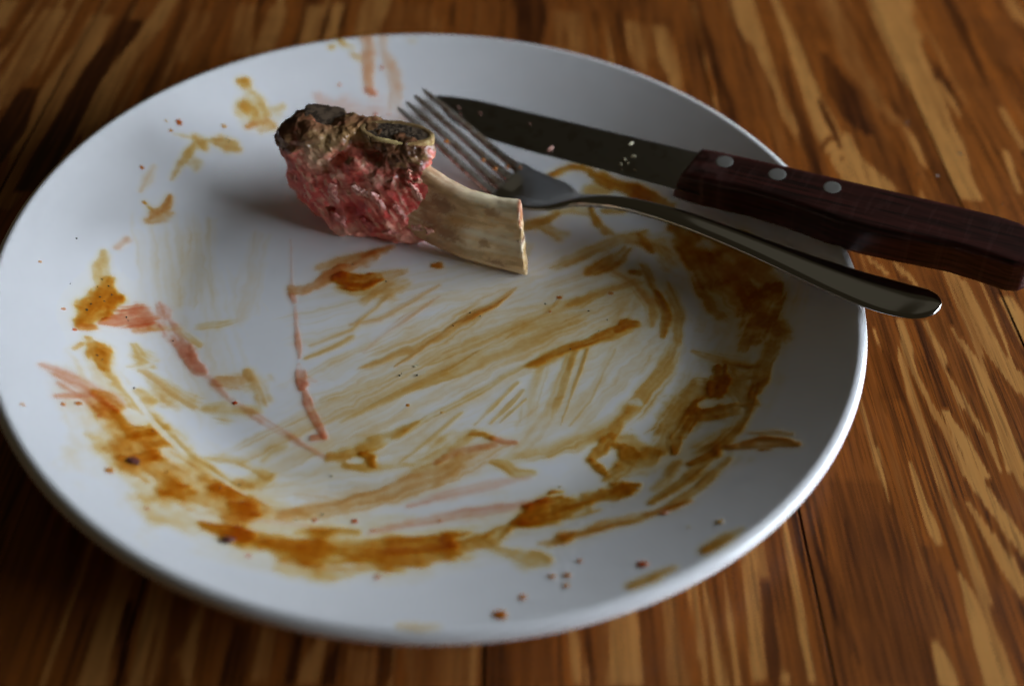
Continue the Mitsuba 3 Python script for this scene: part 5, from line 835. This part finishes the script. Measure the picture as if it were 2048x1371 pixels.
for (cx, ch), (rx, rh), cc, am in (((27.5, -.02), (1.6, .10), [0.16, 0.05, 0.02], .9), ((14, -.28), (2.0, .12), [0.32, 0.15, 0.05], .75), ((19, -.72), (3.6, .10), [0.30, 0.12, 0.045], .8), ((16, .62), (3.2, .14), [0.33, 0.15, 0.055], .8), ((5, .05), (4.5, .16), [0.50, 0.24, 0.06], .85),
                                   ((-1, .30), (4.0, .26), [0.24, 0.09, 0.035], .9), ((1, -.35), (4.6, .20), [0.30, 0.12, 0.045], .8), ((-6, -.1), (4.0, .5), [0.34, 0.13, 0.05], .8), ((9, .45), (2.2, .10), [0.45, 0.24, 0.08], .7), ((10, -.60), (6, .12), [0.45, 0.29, 0.13], .7), ((23, .30), (3, .12), [0.52, 0.36, 0.17], .7)):
    dd = np.hypot((rv[:, 0] - cx) / rx, (h - ch) / rh) + 1.1 * (n3 - 0.5) + 0.9 * (n2 - 0.5)
    col = lerp(col, cc, sst(1.25, 0.45, dd) * am * 0.82)
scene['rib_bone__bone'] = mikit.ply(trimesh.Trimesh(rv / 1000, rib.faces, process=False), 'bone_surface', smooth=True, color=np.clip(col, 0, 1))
tag('rib_bone__bone', 'bare cream coloured rib with a sawn end')

def block_one(P):          # the sawn block at the upper left
    q = P - np.array([-44.0, 45.5, 31.0])
    ca, sa = math.cos(-0.12), math.sin(-0.12)
    x, y = q[..., 0] * ca - q[..., 1] * sa, q[..., 0] * sa + q[..., 1] * ca
    d = np.stack([np.abs(x) - 7.2, np.abs(y) - 5.2, np.abs(q[..., 2]) - 13], -1) + 2.0
    d = np.linalg.norm(np.maximum(d, 0), axis=-1) + np.minimum(d.max(-1), 0) - 2.0
    cut = (P - np.array([-44.0, 45.5, 41.6])) @ (np.array([0.16, -0.20, 0.967]))
    return np.maximum(d, cut)

def block_two(P):          # the sawn oval at the upper right
    q = P - np.array([-18.5, 40.6, 30.0])
    flare = 1 + 0.06 * np.clip((P[..., 2] - 34) / 7, -1, 1)
    k = np.hypot(q[..., 0] / (12.4 * flare), q[..., 1] / (5.6 * flare))
    d = (k - 1) * 5.6
    cut = (P - np.array([-18.5, 40.6, 41.0])) @ np.array([0.045, -0.10, 0.994])
    k2 = np.hypot(q[..., 0] / 10.9, (q[..., 1] - 0.15) / 4.3)
    hole = np.maximum((k2 - 1) * 4.3, -(cut + 0.6))
    return np.maximum(np.maximum(np.maximum(d, cut), np.abs(q[..., 2]) - 12), -hole)

def meat_field(P):
    d = ell(P, np.array([-33, 43, 21]), np.array([20, 14, 19.0]))
    for c, r, k in (((-33, 33.5, 12), (11, 7, 8.5), 4), ((-36, 30.5, 7.5), (7, 5, 4.2), 3), ((-25, 30.5, 10), (8, 5, 6), 3), ((-16, 29.0, 9.0), (8, 5, 5), 3), ((-10, 27.5, 8.0), (5, 3.6, 3.4), 3),
                    ((-51, 42, 28), (7, 8, 12), 4), ((-50, 40, 35), (7.5, 7, 6), 4), ((-44, 36, 20), (10, 7, 11), 4), ((-30, 34, 26), (9, 6, 9), 4), ((-18, 36, 28), (11, 7, 10), 4), ((-12, 32, 23), (7, 6, 9), 4),
                    ((-18, 39, 35), (12, 6.5, 5), 3), ((-19, 28.5, 14), (9, 5, 8), 4), ((-22, 30, 22), (8, 5, 8), 4), ((-32, 40, 36), (7, 6, 3.6), 3), ((-54, 41, 35.5), (6, 6.5, 5), 3), ((-45.5, 38.2, 35.2), (9, 5, 6.2), 3), ((-36.5, 43, 36.5), (5, 6, 4.6), 3), ((-51, 46, 36), (5, 6, 5), 3), ((-44, 44, 35.5), (8.6, 7, 4), 3), ((-27, 46, 22), (16, 10, 16), 4)):
        d = smin(d, ell(P, np.array(c), np.array(r, float)), k)
    for c, r in (((-31.5, 35.5, 37.5), (3.6, 3.5, 2.8)), ((-26, 33.5, 35), (3, 2.4, 2.2)), ((-37.5, 33.5, 33.5), (2.2, 2.4, 2.2)), ((-40, 32, 15), (2.6, 3, 2.2))):
        d = -smin(-d, ell(P, np.array(c, float), np.array(r)), 3.2)
    return d

P, o = lattice((-64, 20, 2), (0, 64, 46), 0.85)
meat = surface_nets(meat_field(P), o, 0.85)
meat = meat.subdivide()
trimesh.smoothing.filter_taubin(meat, iterations=4)
mv, mn = np.array(meat.vertices), np.array(meat.vertex_normals)
big = meshkit.fbm(mv / 7.0, 3, 31) - 0.5
q = mv * [1.0, 1.0, 0.55]
ridge = 1 - np.abs(2 * meshkit.fbm(q / 3.6 + 0.6 * big[:, None], 3, 32) - 1) * 2.2
fibre = meshkit.fbm(mv * [0.5, 0.5, 1.1], 3, 33) - 0.5
tiny = meshkit.fbm(mv / 0.9, 2, 34) - 0.5
lumps = 1 - np.abs(2 * meshkit.noise(mv / 4.2 + 1.2 * big[:, None] + 40, 36) - 1)
fa = mv @ np.array([0.55, 0.25, -0.80]); fb = mv @ np.array([0.83, 0.0, 0.55])
strand = meshkit.fbm(np.stack([fa / 7.0, fb / 1.5, mv[:, 1] / 3.0], 1), 3, 35) - 0.5
mv = mv + mn * (3.4 * big + 0.25 * (ridge - 0.35) + 1.0 * fibre + 0.75 * strand + 1.0 * (lumps - 0.45) + 0.10 * tiny + 0.7 * (meshkit.fbm(np.stack([fa / 5.0, fb / 0.75, mv[:, 1] / 1.6], 1), 3, 46) - 0.5))[:, None]
mv[:, 2] = np.maximum(mv[:, 2], floor_z(mv) + 0.15)
n1 = meshkit.fbm(mv / 6.0, 3, 41); n2 = meshkit.fbm(mv / 2.6, 3, 42); n3 = meshkit.fbm(mv / 1.2, 2, 43)
col = np.tile([0.68, 0.175, 0.125], (len(mv), 1))
col = lerp(col, [0.60, 0.072, 0.058], sst(0.40, 0.62, n1))
col = lerp(col, [0.74, 0.40, 0.28], sst(0.53, 0.72, 0.5 * n2 + 0.5 * (strand + .5)) * 0.8)
fine = meshkit.fbm(np.stack([fa / 5.0, fb / 0.75, mv[:, 1] / 1.6], 1), 3, 46)
col = lerp(col, [0.78, 0.50, 0.38], sst(0.55, 0.72, fine) * 0.6)
col = lerp(col, [0.36, 0.045, 0.038], sst(0.46, 0.30, fine) * 0.6)
hot = np.exp(-(np.linalg.norm((mv - [-31, 32, 17]) / [9, 9, 6], axis=1)) ** 2)
col = lerp(col, [0.50, 0.035, 0.04], np.clip(hot * (0.5 + 1.2 * n2), 0, 0.9))
fatty = np.exp(-(np.linalg.norm((mv - [-45, 36, 31]) / [5, 6, 6], axis=1)) ** 2) + np.exp(-(np.linalg.norm((mv - [-35, 29, 6]) / [6, 5, 3.4], axis=1)) ** 2) + np.exp(-(np.linalg.norm((mv - [-14, 28, 8]) / [7, 5, 4], axis=1)) ** 2) * 0.8
col = lerp(col, [0.72, 0.50, 0.36], np.clip(fatty * (0.35 + n3), 0, 0.85))
char = sst(32.0, 38.5, mv[:, 2] + 11 * (n1 - 0.5) + 6 * (n2 - .5) + 0.03 * (mv[:, 0] + 30)) 
col = lerp(col, [0.150, 0.072, 0.030], char * 0.93)
col = lerp(col, [0.060, 0.027, 0.012], char * sst(0.44, 0.66, n1) * 0.9)
col = lerp(col, [0.34, 0.20, 0.080], char * sst(0.56, 0.70, n2) * 0.55)
for c, r, cc, am in (((-45, 36, 33.5), (4.5, 5, 4.0), [0.66, 0.47, 0.27], 1.0), ((-42, 36, 38), (4, 5, 2.6), [0.50, 0.34, 0.15], 0.9), ((-32, 38, 40), (5, 5, 3), [0.36, 0.20, 0.075], 0.9), ((-22, 34, 34.5), (6, 4, 2.4), [0.26, 0.10, 0.055], 0.8), ((-36, 33, 24), (3, 5, 5), [0.76, 0.50, 0.38], 0.7), ((-25, 31, 27), (3, 5, 5), [0.76, 0.47, 0.37], 0.7), ((-49, 38, 22), (4, 6, 6), [0.62, 0.26, 0.19], 0.7)):
    w_ = np.exp(-(np.linalg.norm((mv - c) / r, axis=1)) ** 2)
    col = lerp(col, cc, np.clip(w_ * am * (0.45 + 1.1 * n2), 0, 0.92))
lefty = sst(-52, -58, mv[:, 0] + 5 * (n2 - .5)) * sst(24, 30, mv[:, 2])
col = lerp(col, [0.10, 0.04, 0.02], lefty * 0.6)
bite = np.exp(-(np.linalg.norm((mv - [-20, 32, 30]) / [6, 6, 4], axis=1)) ** 2)
col = lerp(col, [0.20, 0.075, 0.04], np.clip(bite * (0.4 + n3), 0, 0.8))
low = sst(0.45, 0.2, ridge * 0.6 + n3 * 0.4)
col *= (1 - 0.0 * low)[:, None]
scene['rib_bone__meat'] = mikit.ply(trimesh.Trimesh(mv / 1000, meat.faces, process=False), 'meat_flesh', smooth=True, color=np.clip(col, 0, 1))
tag('rib_bone__meat', 'rare pink meat, browned along the top')

for field, lo, hi, nm in ((block_one, (-55, 36, 17), (-34, 55, 46), 'sawn block at the far left'), (block_two, (-34, 32, 17), (-3, 50, 44), 'sawn oval next to the fork tines')):
    P, o = lattice(lo, hi, 0.5)
    b = surface_nets(field(P), o, 0.5)
    trimesh.smoothing.filter_taubin(b, iterations=3)
    v = np.array(b.vertices); n = np.array(b.vertex_normals)
    k1 = meshkit.fbm(v / 2.2, 3, 51); k2 = meshkit.fbm(v / 0.9, 2, 52)
    top = n[:, 2] > 0.8
    v += n * np.where(top, 0.12, 0.8)[:, None] * (k1 - 0.5)[:, None] + n * (0.22 * (k2 - 0.5))[:, None]
    if field is block_one:
        c = np.tile([0.16, 0.080, 0.036], (len(v), 1)); c = lerp(c, [0.40, 0.27, 0.12], sst(0.5, 0.68, k1) * 0.8)
        c = lerp(c, [0.045, 0.024, 0.013], sst(0.55, 0.7, k2))
        c = np.where(top[:, None], lerp(np.tile([0.10, 0.068, 0.044], (len(v), 1)), [0.035, 0.022, 0.014], sst(0.42, 0.6, k2)), c)
    else:
        c = np.tile([0.60, 0.46, 0.20], (len(v), 1)); c = lerp(c, [0.34, 0.17, 0.06], sst(0.5, 0.66, k1) * 0.8)
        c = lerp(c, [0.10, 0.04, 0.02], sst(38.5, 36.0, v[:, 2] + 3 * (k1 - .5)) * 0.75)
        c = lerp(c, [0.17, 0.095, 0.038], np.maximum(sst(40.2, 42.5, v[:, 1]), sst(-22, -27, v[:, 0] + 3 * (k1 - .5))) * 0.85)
    key = add('rib_bone__sawn_bone', trimesh.Trimesh(v / 1000, b.faces, process=False), 'bone_surface', smooth=True, color=np.clip(c, 0, 1))
    tag(key, nm)
# porous marrow in the oval cut
rr = np.linspace(0, 1, 22); aa = np.arange(64) * 2 * math.pi / 64
X = rr[:, None] * np.cos(aa) * 10.85 - 18.5; Y = rr[:, None] * np.sin(aa) * 4.25 + 40.75
Z = 41.0 - 0.42 - (X + 18.5) * 0.045 + (Y - 40.6) * 0.10
Z = Z + 0.4 * (meshkit.fbm(np.stack([X / 0.9, Y / 0.9, X * 0], -1), 3, 61) - 0.5)
mm = trimesh.Trimesh(np.stack([X, Y, Z], -1).reshape(-1, 3) / 1000, tris(grid_faces(22, 64, True)), process=False)
if mm.face_normals[:, 2].sum() < 0:
    mm.invert()
scene['rib_bone__marrow'] = mikit.ply(mm, 'marrow', smooth=True)
tag('rib_bone__marrow', 'dark porous marrow in the sawn oval')

# torn shreds hanging on the meat and the rib: thin ragged flaps, curled off the surface
def at_surface(x, z):
    """the point of the meat or the rib that faces the viewer at this x and height"""
    allv = np.vstack([mv, rv])
    near = (np.abs(allv[:, 0] - x) < 1.2) & (np.abs(allv[:, 2] - z) < 1.2)
    c = allv[near]
    return c[np.argmin(c[:, 1])] if len(c) else np.array([x, 25.0, z])

def shred(x, z, ang, length, width, seed, colour):
    base = at_surface(x, z)
    al = np.array([math.cos(ang), 0.0, math.sin(ang)]); side = np.array([-math.sin(ang), 0.0, math.cos(ang)]); out = np.array([0.0, -0.85, 0.5])
    nu, nw = 40, 18
    u = np.linspace(0, 1, nu)[:, None]; w = np.linspace(-1, 1, nw)[None, :]
    rag = meshkit.fbm(np.stack(np.broadcast_arrays(u * 5.0, w * 0 + np.sign(w) * 2.0, seed * 1.0 + u * 0), -1), 3, seed)
    half = width * (0.30 + 1.35 * np.abs(rag)) * np.sqrt(np.clip(1.02 - np.abs(2 * u - 1) ** 2.2, 0.0, 1))
    bump = meshkit.fbm(np.stack(np.broadcast_arrays(u * length / 1.3, w * width / 1.3, seed + u * 0), -1), 3, seed + 1) - 0.5
    lift = -0.55 + 0.9 * width * (1 - w ** 2) * 0.55 + 1.5 * bump + 0.9 * u ** 2 * (seed % 3) / 2
    sh = []
    for lay in (1, -1):
        th = lay * 0.38 * np.sqrt(np.clip(1 - w ** 2, 0, 1)) * np.sqrt(np.clip(1 - (2 * u - 1) ** 4, 0, 1))
        sh.append(base + ((u - 0.5) * length)[..., None] * al + (w * half + 0.8 * (rag - .5))[..., None] * side + (lift + th + 0 * half)[..., None] * out)
    v = np.concatenate([sh[0].reshape(-1, 3), sh[1].reshape(-1, 3)]); n = nu * nw
    f = tris(grid_faces(nu, nw))
    f = np.vstack([f, f[:, ::-1] + n])
    per = np.concatenate([np.arange(nw), np.arange(1, nu) * nw + nw - 1, (nu - 1) * nw + np.arange(nw - 2, -1, -1), np.arange(nu - 2, 0, -1) * nw])
    nx = np.roll(per, -1)
    f = np.vstack([f, np.stack([per, nx, nx + n], 1)[:, ::-1], np.stack([per, nx + n, per + n], 1)[:, ::-1]])
    k = meshkit.fbm(v / 1.1, 3, seed)
    c = lerp(np.tile(colour, (len(v), 1)), np.array(colour) * [0.78, 0.50, 0.48], sst(0.42, 0.66, k))
    m = trimesh.Trimesh(v / 1000, f, process=False)
    trimesh.repair.fix_normals(m)
    add('rib_bone__meat_shred', trimesh.Trimesh(m.vertices, m.faces, process=False), 'meat_flesh', smooth=True, color=c)

for i, (x, z, ang, ln, wd, cc) in enumerate(((-10.5, 14.5, -.3, 4.6, 1.5, [0.72, 0.44, 0.35]), (-6.0, 14.2, .9, 3.6, 1.6, [0.70, 0.38, 0.29]), (-14.5, 20, -1.0, 8.0, 1.5, [0.68, 0.30, 0.26]), (-11.5, 26, -1.1, 8.5, 1.3, [0.62, 0.34, 0.27]),
                                             (-13, 33, -1.4, 5, 1.4, [0.50, 0.24, 0.17]), (-9.5, 31, .4, 4.2, 1.2, [0.60, 0.36, 0.25]), (-23, 24, -1.0, 9.0, 1.8, [0.66, 0.33, 0.28]), (-30, 26, -.6, 8.0, 2.2, [0.68, 0.40, 0.33]),
                                             (-40, 22, -1.3, 9, 1.8, [0.64, 0.30, 0.25]), (-38, 13, -.9, 7, 1.8, [0.58, 0.22, 0.19]), (-28, 14, -.4, 7, 1.8, [0.52, 0.10, 0.09]), (-19, 12, .1, 6, 1.6, [0.60, 0.26, 0.21]))):
    shred(x, z, ang, ln, wd, 70 + 7 * i, cc)

# ---------------------------------------------------------------- fork
FE, FT = np.array(FORK_END) * 1000, np.array(FORK_TIP) * 1000
fd = (FT - FE)[:2]; FL = np.linalg.norm(fd); fd = fd / FL
fs = np.array([fd[1], -fd[0]])                                   # to the right when looking from the handle to the tips
f_s = np.array([0, 6, 12.5, 20, 28, 45, 64, 82, 96, 106, 112, 118, 124, 130, 136, 142, 148, 154, 160, 168, 176, 188, FL])
f_z = np.array(FORK_Z)
from scipy.interpolate import PchipInterpolator
fz = PchipInterpolator(f_s, f_z)

def ring(s, half, thick, crown, n=28, centre=0.0, flat=2.6, dish=0.0):
    t = np.arange(n) * 2 * math.pi / n
    c, sn = np.cos(t), np.sin(t)
    y = half * np.sign(c) * np.abs(c) ** (2 / flat); z = thick / 2 * np.sign(sn) * np.abs(sn) ** (2 / flat)
    yy = y + centre
    z = z + crown * (1 - (y / max(half, 1e-6)) ** 2) + dish * (yy / 11.0) ** 2
    slope = float(fz.derivative()(s)); m = math.hypot(1, slope)
    base = np.array([FE[0] + fd[0] * s, FE[1] + fd[1] * s, float(fz(s))])
    nrm = np.array([-slope * fd[0] / m, -slope * fd[1] / m, 1 / m])
    return base + yy[:, None] * np.array([fs[0], fs[1], 0]) + z[:, None] * nrm

def loft(rings, cap0=True, cap1=True):
    n = len(rings[0]); v = np.vstack(rings); f = [tris(grid_faces(len(rings), n, True))]
    for cap, k in ((cap0, 0), (cap1, len(rings) - 1)):
        if cap:
            v = np.vstack([v, rings[k].mean(0)]); i = np.arange(n)
            f.append(np.stack([i + k * n, (i + 1) % n + k * n, np.full(n, len(v) - 1)], 1))
    f = np.vstack(f)
    m = trimesh.Trimesh(v / 1000, f, process=False)
    trimesh.repair.fix_normals(m)
    return m

tag('dinner_fork', 'stainless steel fork lying across the right rim with its tines by the bone', 'fork')
W_s = [0, 8, 15, 29, 46, 64, 82, 100, 118, 128, 131, 134, 138, 143, 150, 160]
W_h = [8.2, 8.6, 9.0, 8.1, 6.5, 5.1, 4.3, 3.8, 3.4, 3.4, 4.0, 6.4, 9.2, 10.9, 11.9, 12.2]
half_w = PchipInterpolator(W_s, W_h)
thick = lambda s: np.interp(s, [0, 20, 60, 110, 128, 138, 160], [2.0, 2.3, 2.8, 3.4, 3.0, 2.0, 1.8])
st = [0.05, .15, .4, .8, 1.4, 2.2, 3.2, 4.4, 6, 8, 10] + list(np.arange(12, 130, 2.0))
rings = []
for s in st:
    rnd = math.sqrt(max(0.0, 1 - (1 - min(s, 8.0) / 8.0) ** 2))
    rings.append(ring(s, float(half_w(s)) * max(rnd, 0.05), thick(s) * (0.35 + 0.65 * min(1, rnd * 1.2)), np.interp(s, [0, 60, 110, 130], [0.9, 0.5, 0.2, 0]), flat=np.interp(s, [0, 60, 120], [2.2, 2.3, 2.5])))
scene['dinner_fork__handle'] = mikit.ply(loft(rings, True, True), 'fork_steel', smooth=50)
rings = [ring(s, float(half_w(s)), thick(s), 0, flat=np.interp(s, [128, 140], [2.5, 3.2]), dish=np.interp(s, [128, 140, 160], [0, 1.2, 1.5]), n=48) for s in np.concatenate([[128.3], np.arange(129, 160.1, 1.0)])]
scene['dinner_fork__head'] = mikit.ply(loft(rings, True, True), 'fork_steel', smooth=50)
for k in range(4):
    c0 = (-9.15, -3.05, 3.05, 9.15)[k]; c1 = (-8.0, -2.7, 2.7, 8.0)[k]
    rings = []
    for s in np.concatenate([np.arange(160.05, 168, 0.7), np.arange(168, FL - 2, 2.0), FL - np.array([2, 1.2, .6, .25, .05])]):
        c = np.interp(s, [160, 172, FL], [c0, c0 * 0.97, c1])
        hw = np.interp(s, [160, 161.2, 163, 166, 170, FL - 8, FL - 2, FL - 0.6, FL], [3.05, 2.45, 1.95, 1.72, 1.62, 1.25, 0.95, 0.6, 0.25])
        th = np.interp(s, [160, 170, FL - 8, FL - 1, FL], [1.8, 2.1, 1.5, 0.9, 0.35])
        rings.append(ring(s, hw, th, 0.0, n=18, centre=c, flat=2.8, dish=np.interp(s, [160, 175], [1.5, 0.3])))
    add('dinner_fork__tine', loft(rings), 'tine_steel', smooth=50)

# bits caught between the tines
for i, (k, s) in enumerate(((-0.2, 171), (5.6, 163.5), (9.0, 160), (0.6, 166), (-5.8, 184))):
    m = crumb(0.75, [1.2, 0.9, 0.8], 90 + i)
    slope = float(fz(s))
    m.vertices += [FE[0] + fd[0] * s + fs[0] * k, FE[1] + fd[1] * s + fs[1] * k, slope + 1.5]
    m.vertices /= 1000
    kk = add('sauce_crumb', m, 'orange_crumb', smooth=True)
    tag(kk, 'tiny orange crumb stuck on the fork near the tine roots', 'crumb', 'orange crumbs on the fork')

# ---------------------------------------------------------------- steak knife
def kpt(s, w, n):
    return KO + (np.asarray(s)[..., None] * KS + np.asarray(w)[..., None] * KW + np.asarray(n)[..., None] * KN) / 1000

tag('steak_knife', 'steak knife with a dark red wooden handle and three rivets resting on the rim', 'knife')
ss = np.concatenate([np.linspace(-15.5, 20, 120), np.arange(20.2, 70, 0.2), np.linspace(70, 103, 40)])
spine = np.interp(ss, [-15.5, -10, -4, 4, 103], [2.6, 1.5, .6, 0.05, 0.0])
edge = np.interp(ss, [-15.5, -13, -9, -4, 3, 10, 18, 34, 60, 103], [2.9, 6.2, 10.0, 13.6, 16.6, 18.6, 19.8, 20.7, 20.8, 20.9])
edge = edge - np.where((ss > 5) & (ss < 72), 0.42 * np.abs(np.sin(ss * math.pi / 1.9)), 0)
tt = np.array([0, .03, .12, .3, .5, .68, .78, .86, .93, 1.0]); hh = np.array([.45, .75, .8, .8, .8, .78, .62, .42, .22, .03])
Sg = np.repeat(ss[:, None], len(tt), 1); Wg = spine[:, None] + (edge - spine)[:, None] * tt
slim = np.interp(ss, [-15.5, -5, 30], [.3, .75, 1.0])[:, None]
topv = kpt(Sg, Wg, hh * slim); botv = kpt(Sg, Wg, -hh * slim)
loopv = np.concatenate([topv, botv[:, ::-1]], 1)
bl = loft([r * 1000 for r in loopv])
scene['steak_knife__blade'] = mikit.ply(bl, 'blade_steel', smooth=20)

hp = Polygon(HANDLE)
hb = hp.buffer(-1.2).buffer(1.2, quad_segs=12)
P, o = lattice((88, 0, -8.4), (220, 26, 8.4), 0.6)
from shapely import contains_xy, distance, points
S2, W2 = P[:, :, 0, 0], P[:, :, 0, 1]
ins = contains_xy(hb, S2, W2)
dist = distance(points(S2, W2), hb.exterior)
d2 = np.where(ins, -dist, dist)[:, :, None]
half_t = np.interp(P[..., 0], [95, 104, 160, 217], [6.3, 6.8, 6.9, 6.9])
# the front of the handle slopes back towards the top
front = (P[..., 0] - (91.5 + (P[..., 2] + 6.8) * 0.30 + (20 - P[..., 1]) * 0.12)) * -0.93
rr_ = 2.0
qa, qb = d2 + rr_, np.abs(P[..., 2]) - half_t + rr_
fh = np.minimum(np.maximum(qa, qb), 0) + np.hypot(np.maximum(qa, 0), np.maximum(qb, 0)) - rr_
fh = -smin(-fh, -front, 0.8)
hm = surface_nets(fh, o, 0.6)
trimesh.smoothing.filter_taubin(hm, iterations=5)
hv = np.array(hm.vertices)
hmesh = outward(kpt(hv[:, 0], hv[:, 1], hv[:, 2]), hm.faces)
scene['steak_knife__handle'] = mikit.ply(hmesh, 'handle_wood', smooth=True)
for s in RIVETS:
    a = np.arange(40) * 2 * math.pi / 40
    rg = [(0, 6.98), (2.2, 6.97), (2.95, 6.94), (3.12, 6.86), (3.14, 6.2)]
    v = np.concatenate([kpt(s + r * np.cos(a), RIVET_W + r * np.sin(a), np.full(40, z - .03)) for r, z in rg])
    f = tris(grid_faces(len(rg), 40, True))
    m = trimesh.Trimesh(v, f, process=False)
    if (m.face_normals @ KN).sum() < 0:
        m.invert()
    add('steak_knife__rivet', m, 'rivet_metal', smooth=40)
# crumbs on the blade
for i, (s, w, rad, sc, ang_, mat) in enumerate(BLADE_CRUMBS):
    m = crumb(rad, [sc, 0.75, 0.6], 130 + i, 0.7)
    c, sn = math.cos(ang_), math.sin(ang_)
    v = np.array(m.vertices); v = np.stack([v[:, 0] * c - v[:, 1] * sn, v[:, 0] * sn + v[:, 1] * c, v[:, 2]], 1)
    mesh = outward(kpt(v[:, 0] + s, v[:, 1] + w, v[:, 2] + 0.85 + rad * 0.3), m.faces)
    k = add('blade_crumb', mesh, mat, smooth=True)
    if mat == 'fat_crumb':
        tag(k, 'tiny pale crumb of fat lying on the knife blade near the handle', 'crumb', 'pale crumbs on the knife blade')
    else:
        tag(k, 'thin pinkish meat shred lying on the middle of the knife blade' if i == 0 else 'tiny pink meat scrap on the knife blade beside the fork tines', 'crumb', None if i == 0 else 'pink scraps on the knife blade')

# ---------------------------------------------------------------- water drops on the table
wr = np.random.default_rng(8)
for i, (x, y) in enumerate(WATER):
    r = wr.uniform(0.4, 0.8)
    m, _ = dome(r, r * wr.uniform(.8, 1.1), r * 0.45, 200 + i, wob=0.1)
    v = np.array(m.vertices)
    base = v[-18:].copy(); base[:, 2] = -0.004
    v = np.vstack([v, [[0, 0, -0.004]]]); n = len(v)
    i0 = np.arange(18) + n - 19
    f = np.vstack([m.faces, np.stack([i0, np.roll(i0, -1), np.full(18, n - 1)], 1)])
    mesh = trimesh.Trimesh((v + [x, y, 0.02]) / 1000, f, process=False); trimesh.repair.fix_normals(mesh)
    k = add('water_drop', mesh, 'water', smooth=60)
    tag(k, 'tiny clear water drop on the table beyond the knife handle', 'water drop', 'water drops on the table beyond the knife')
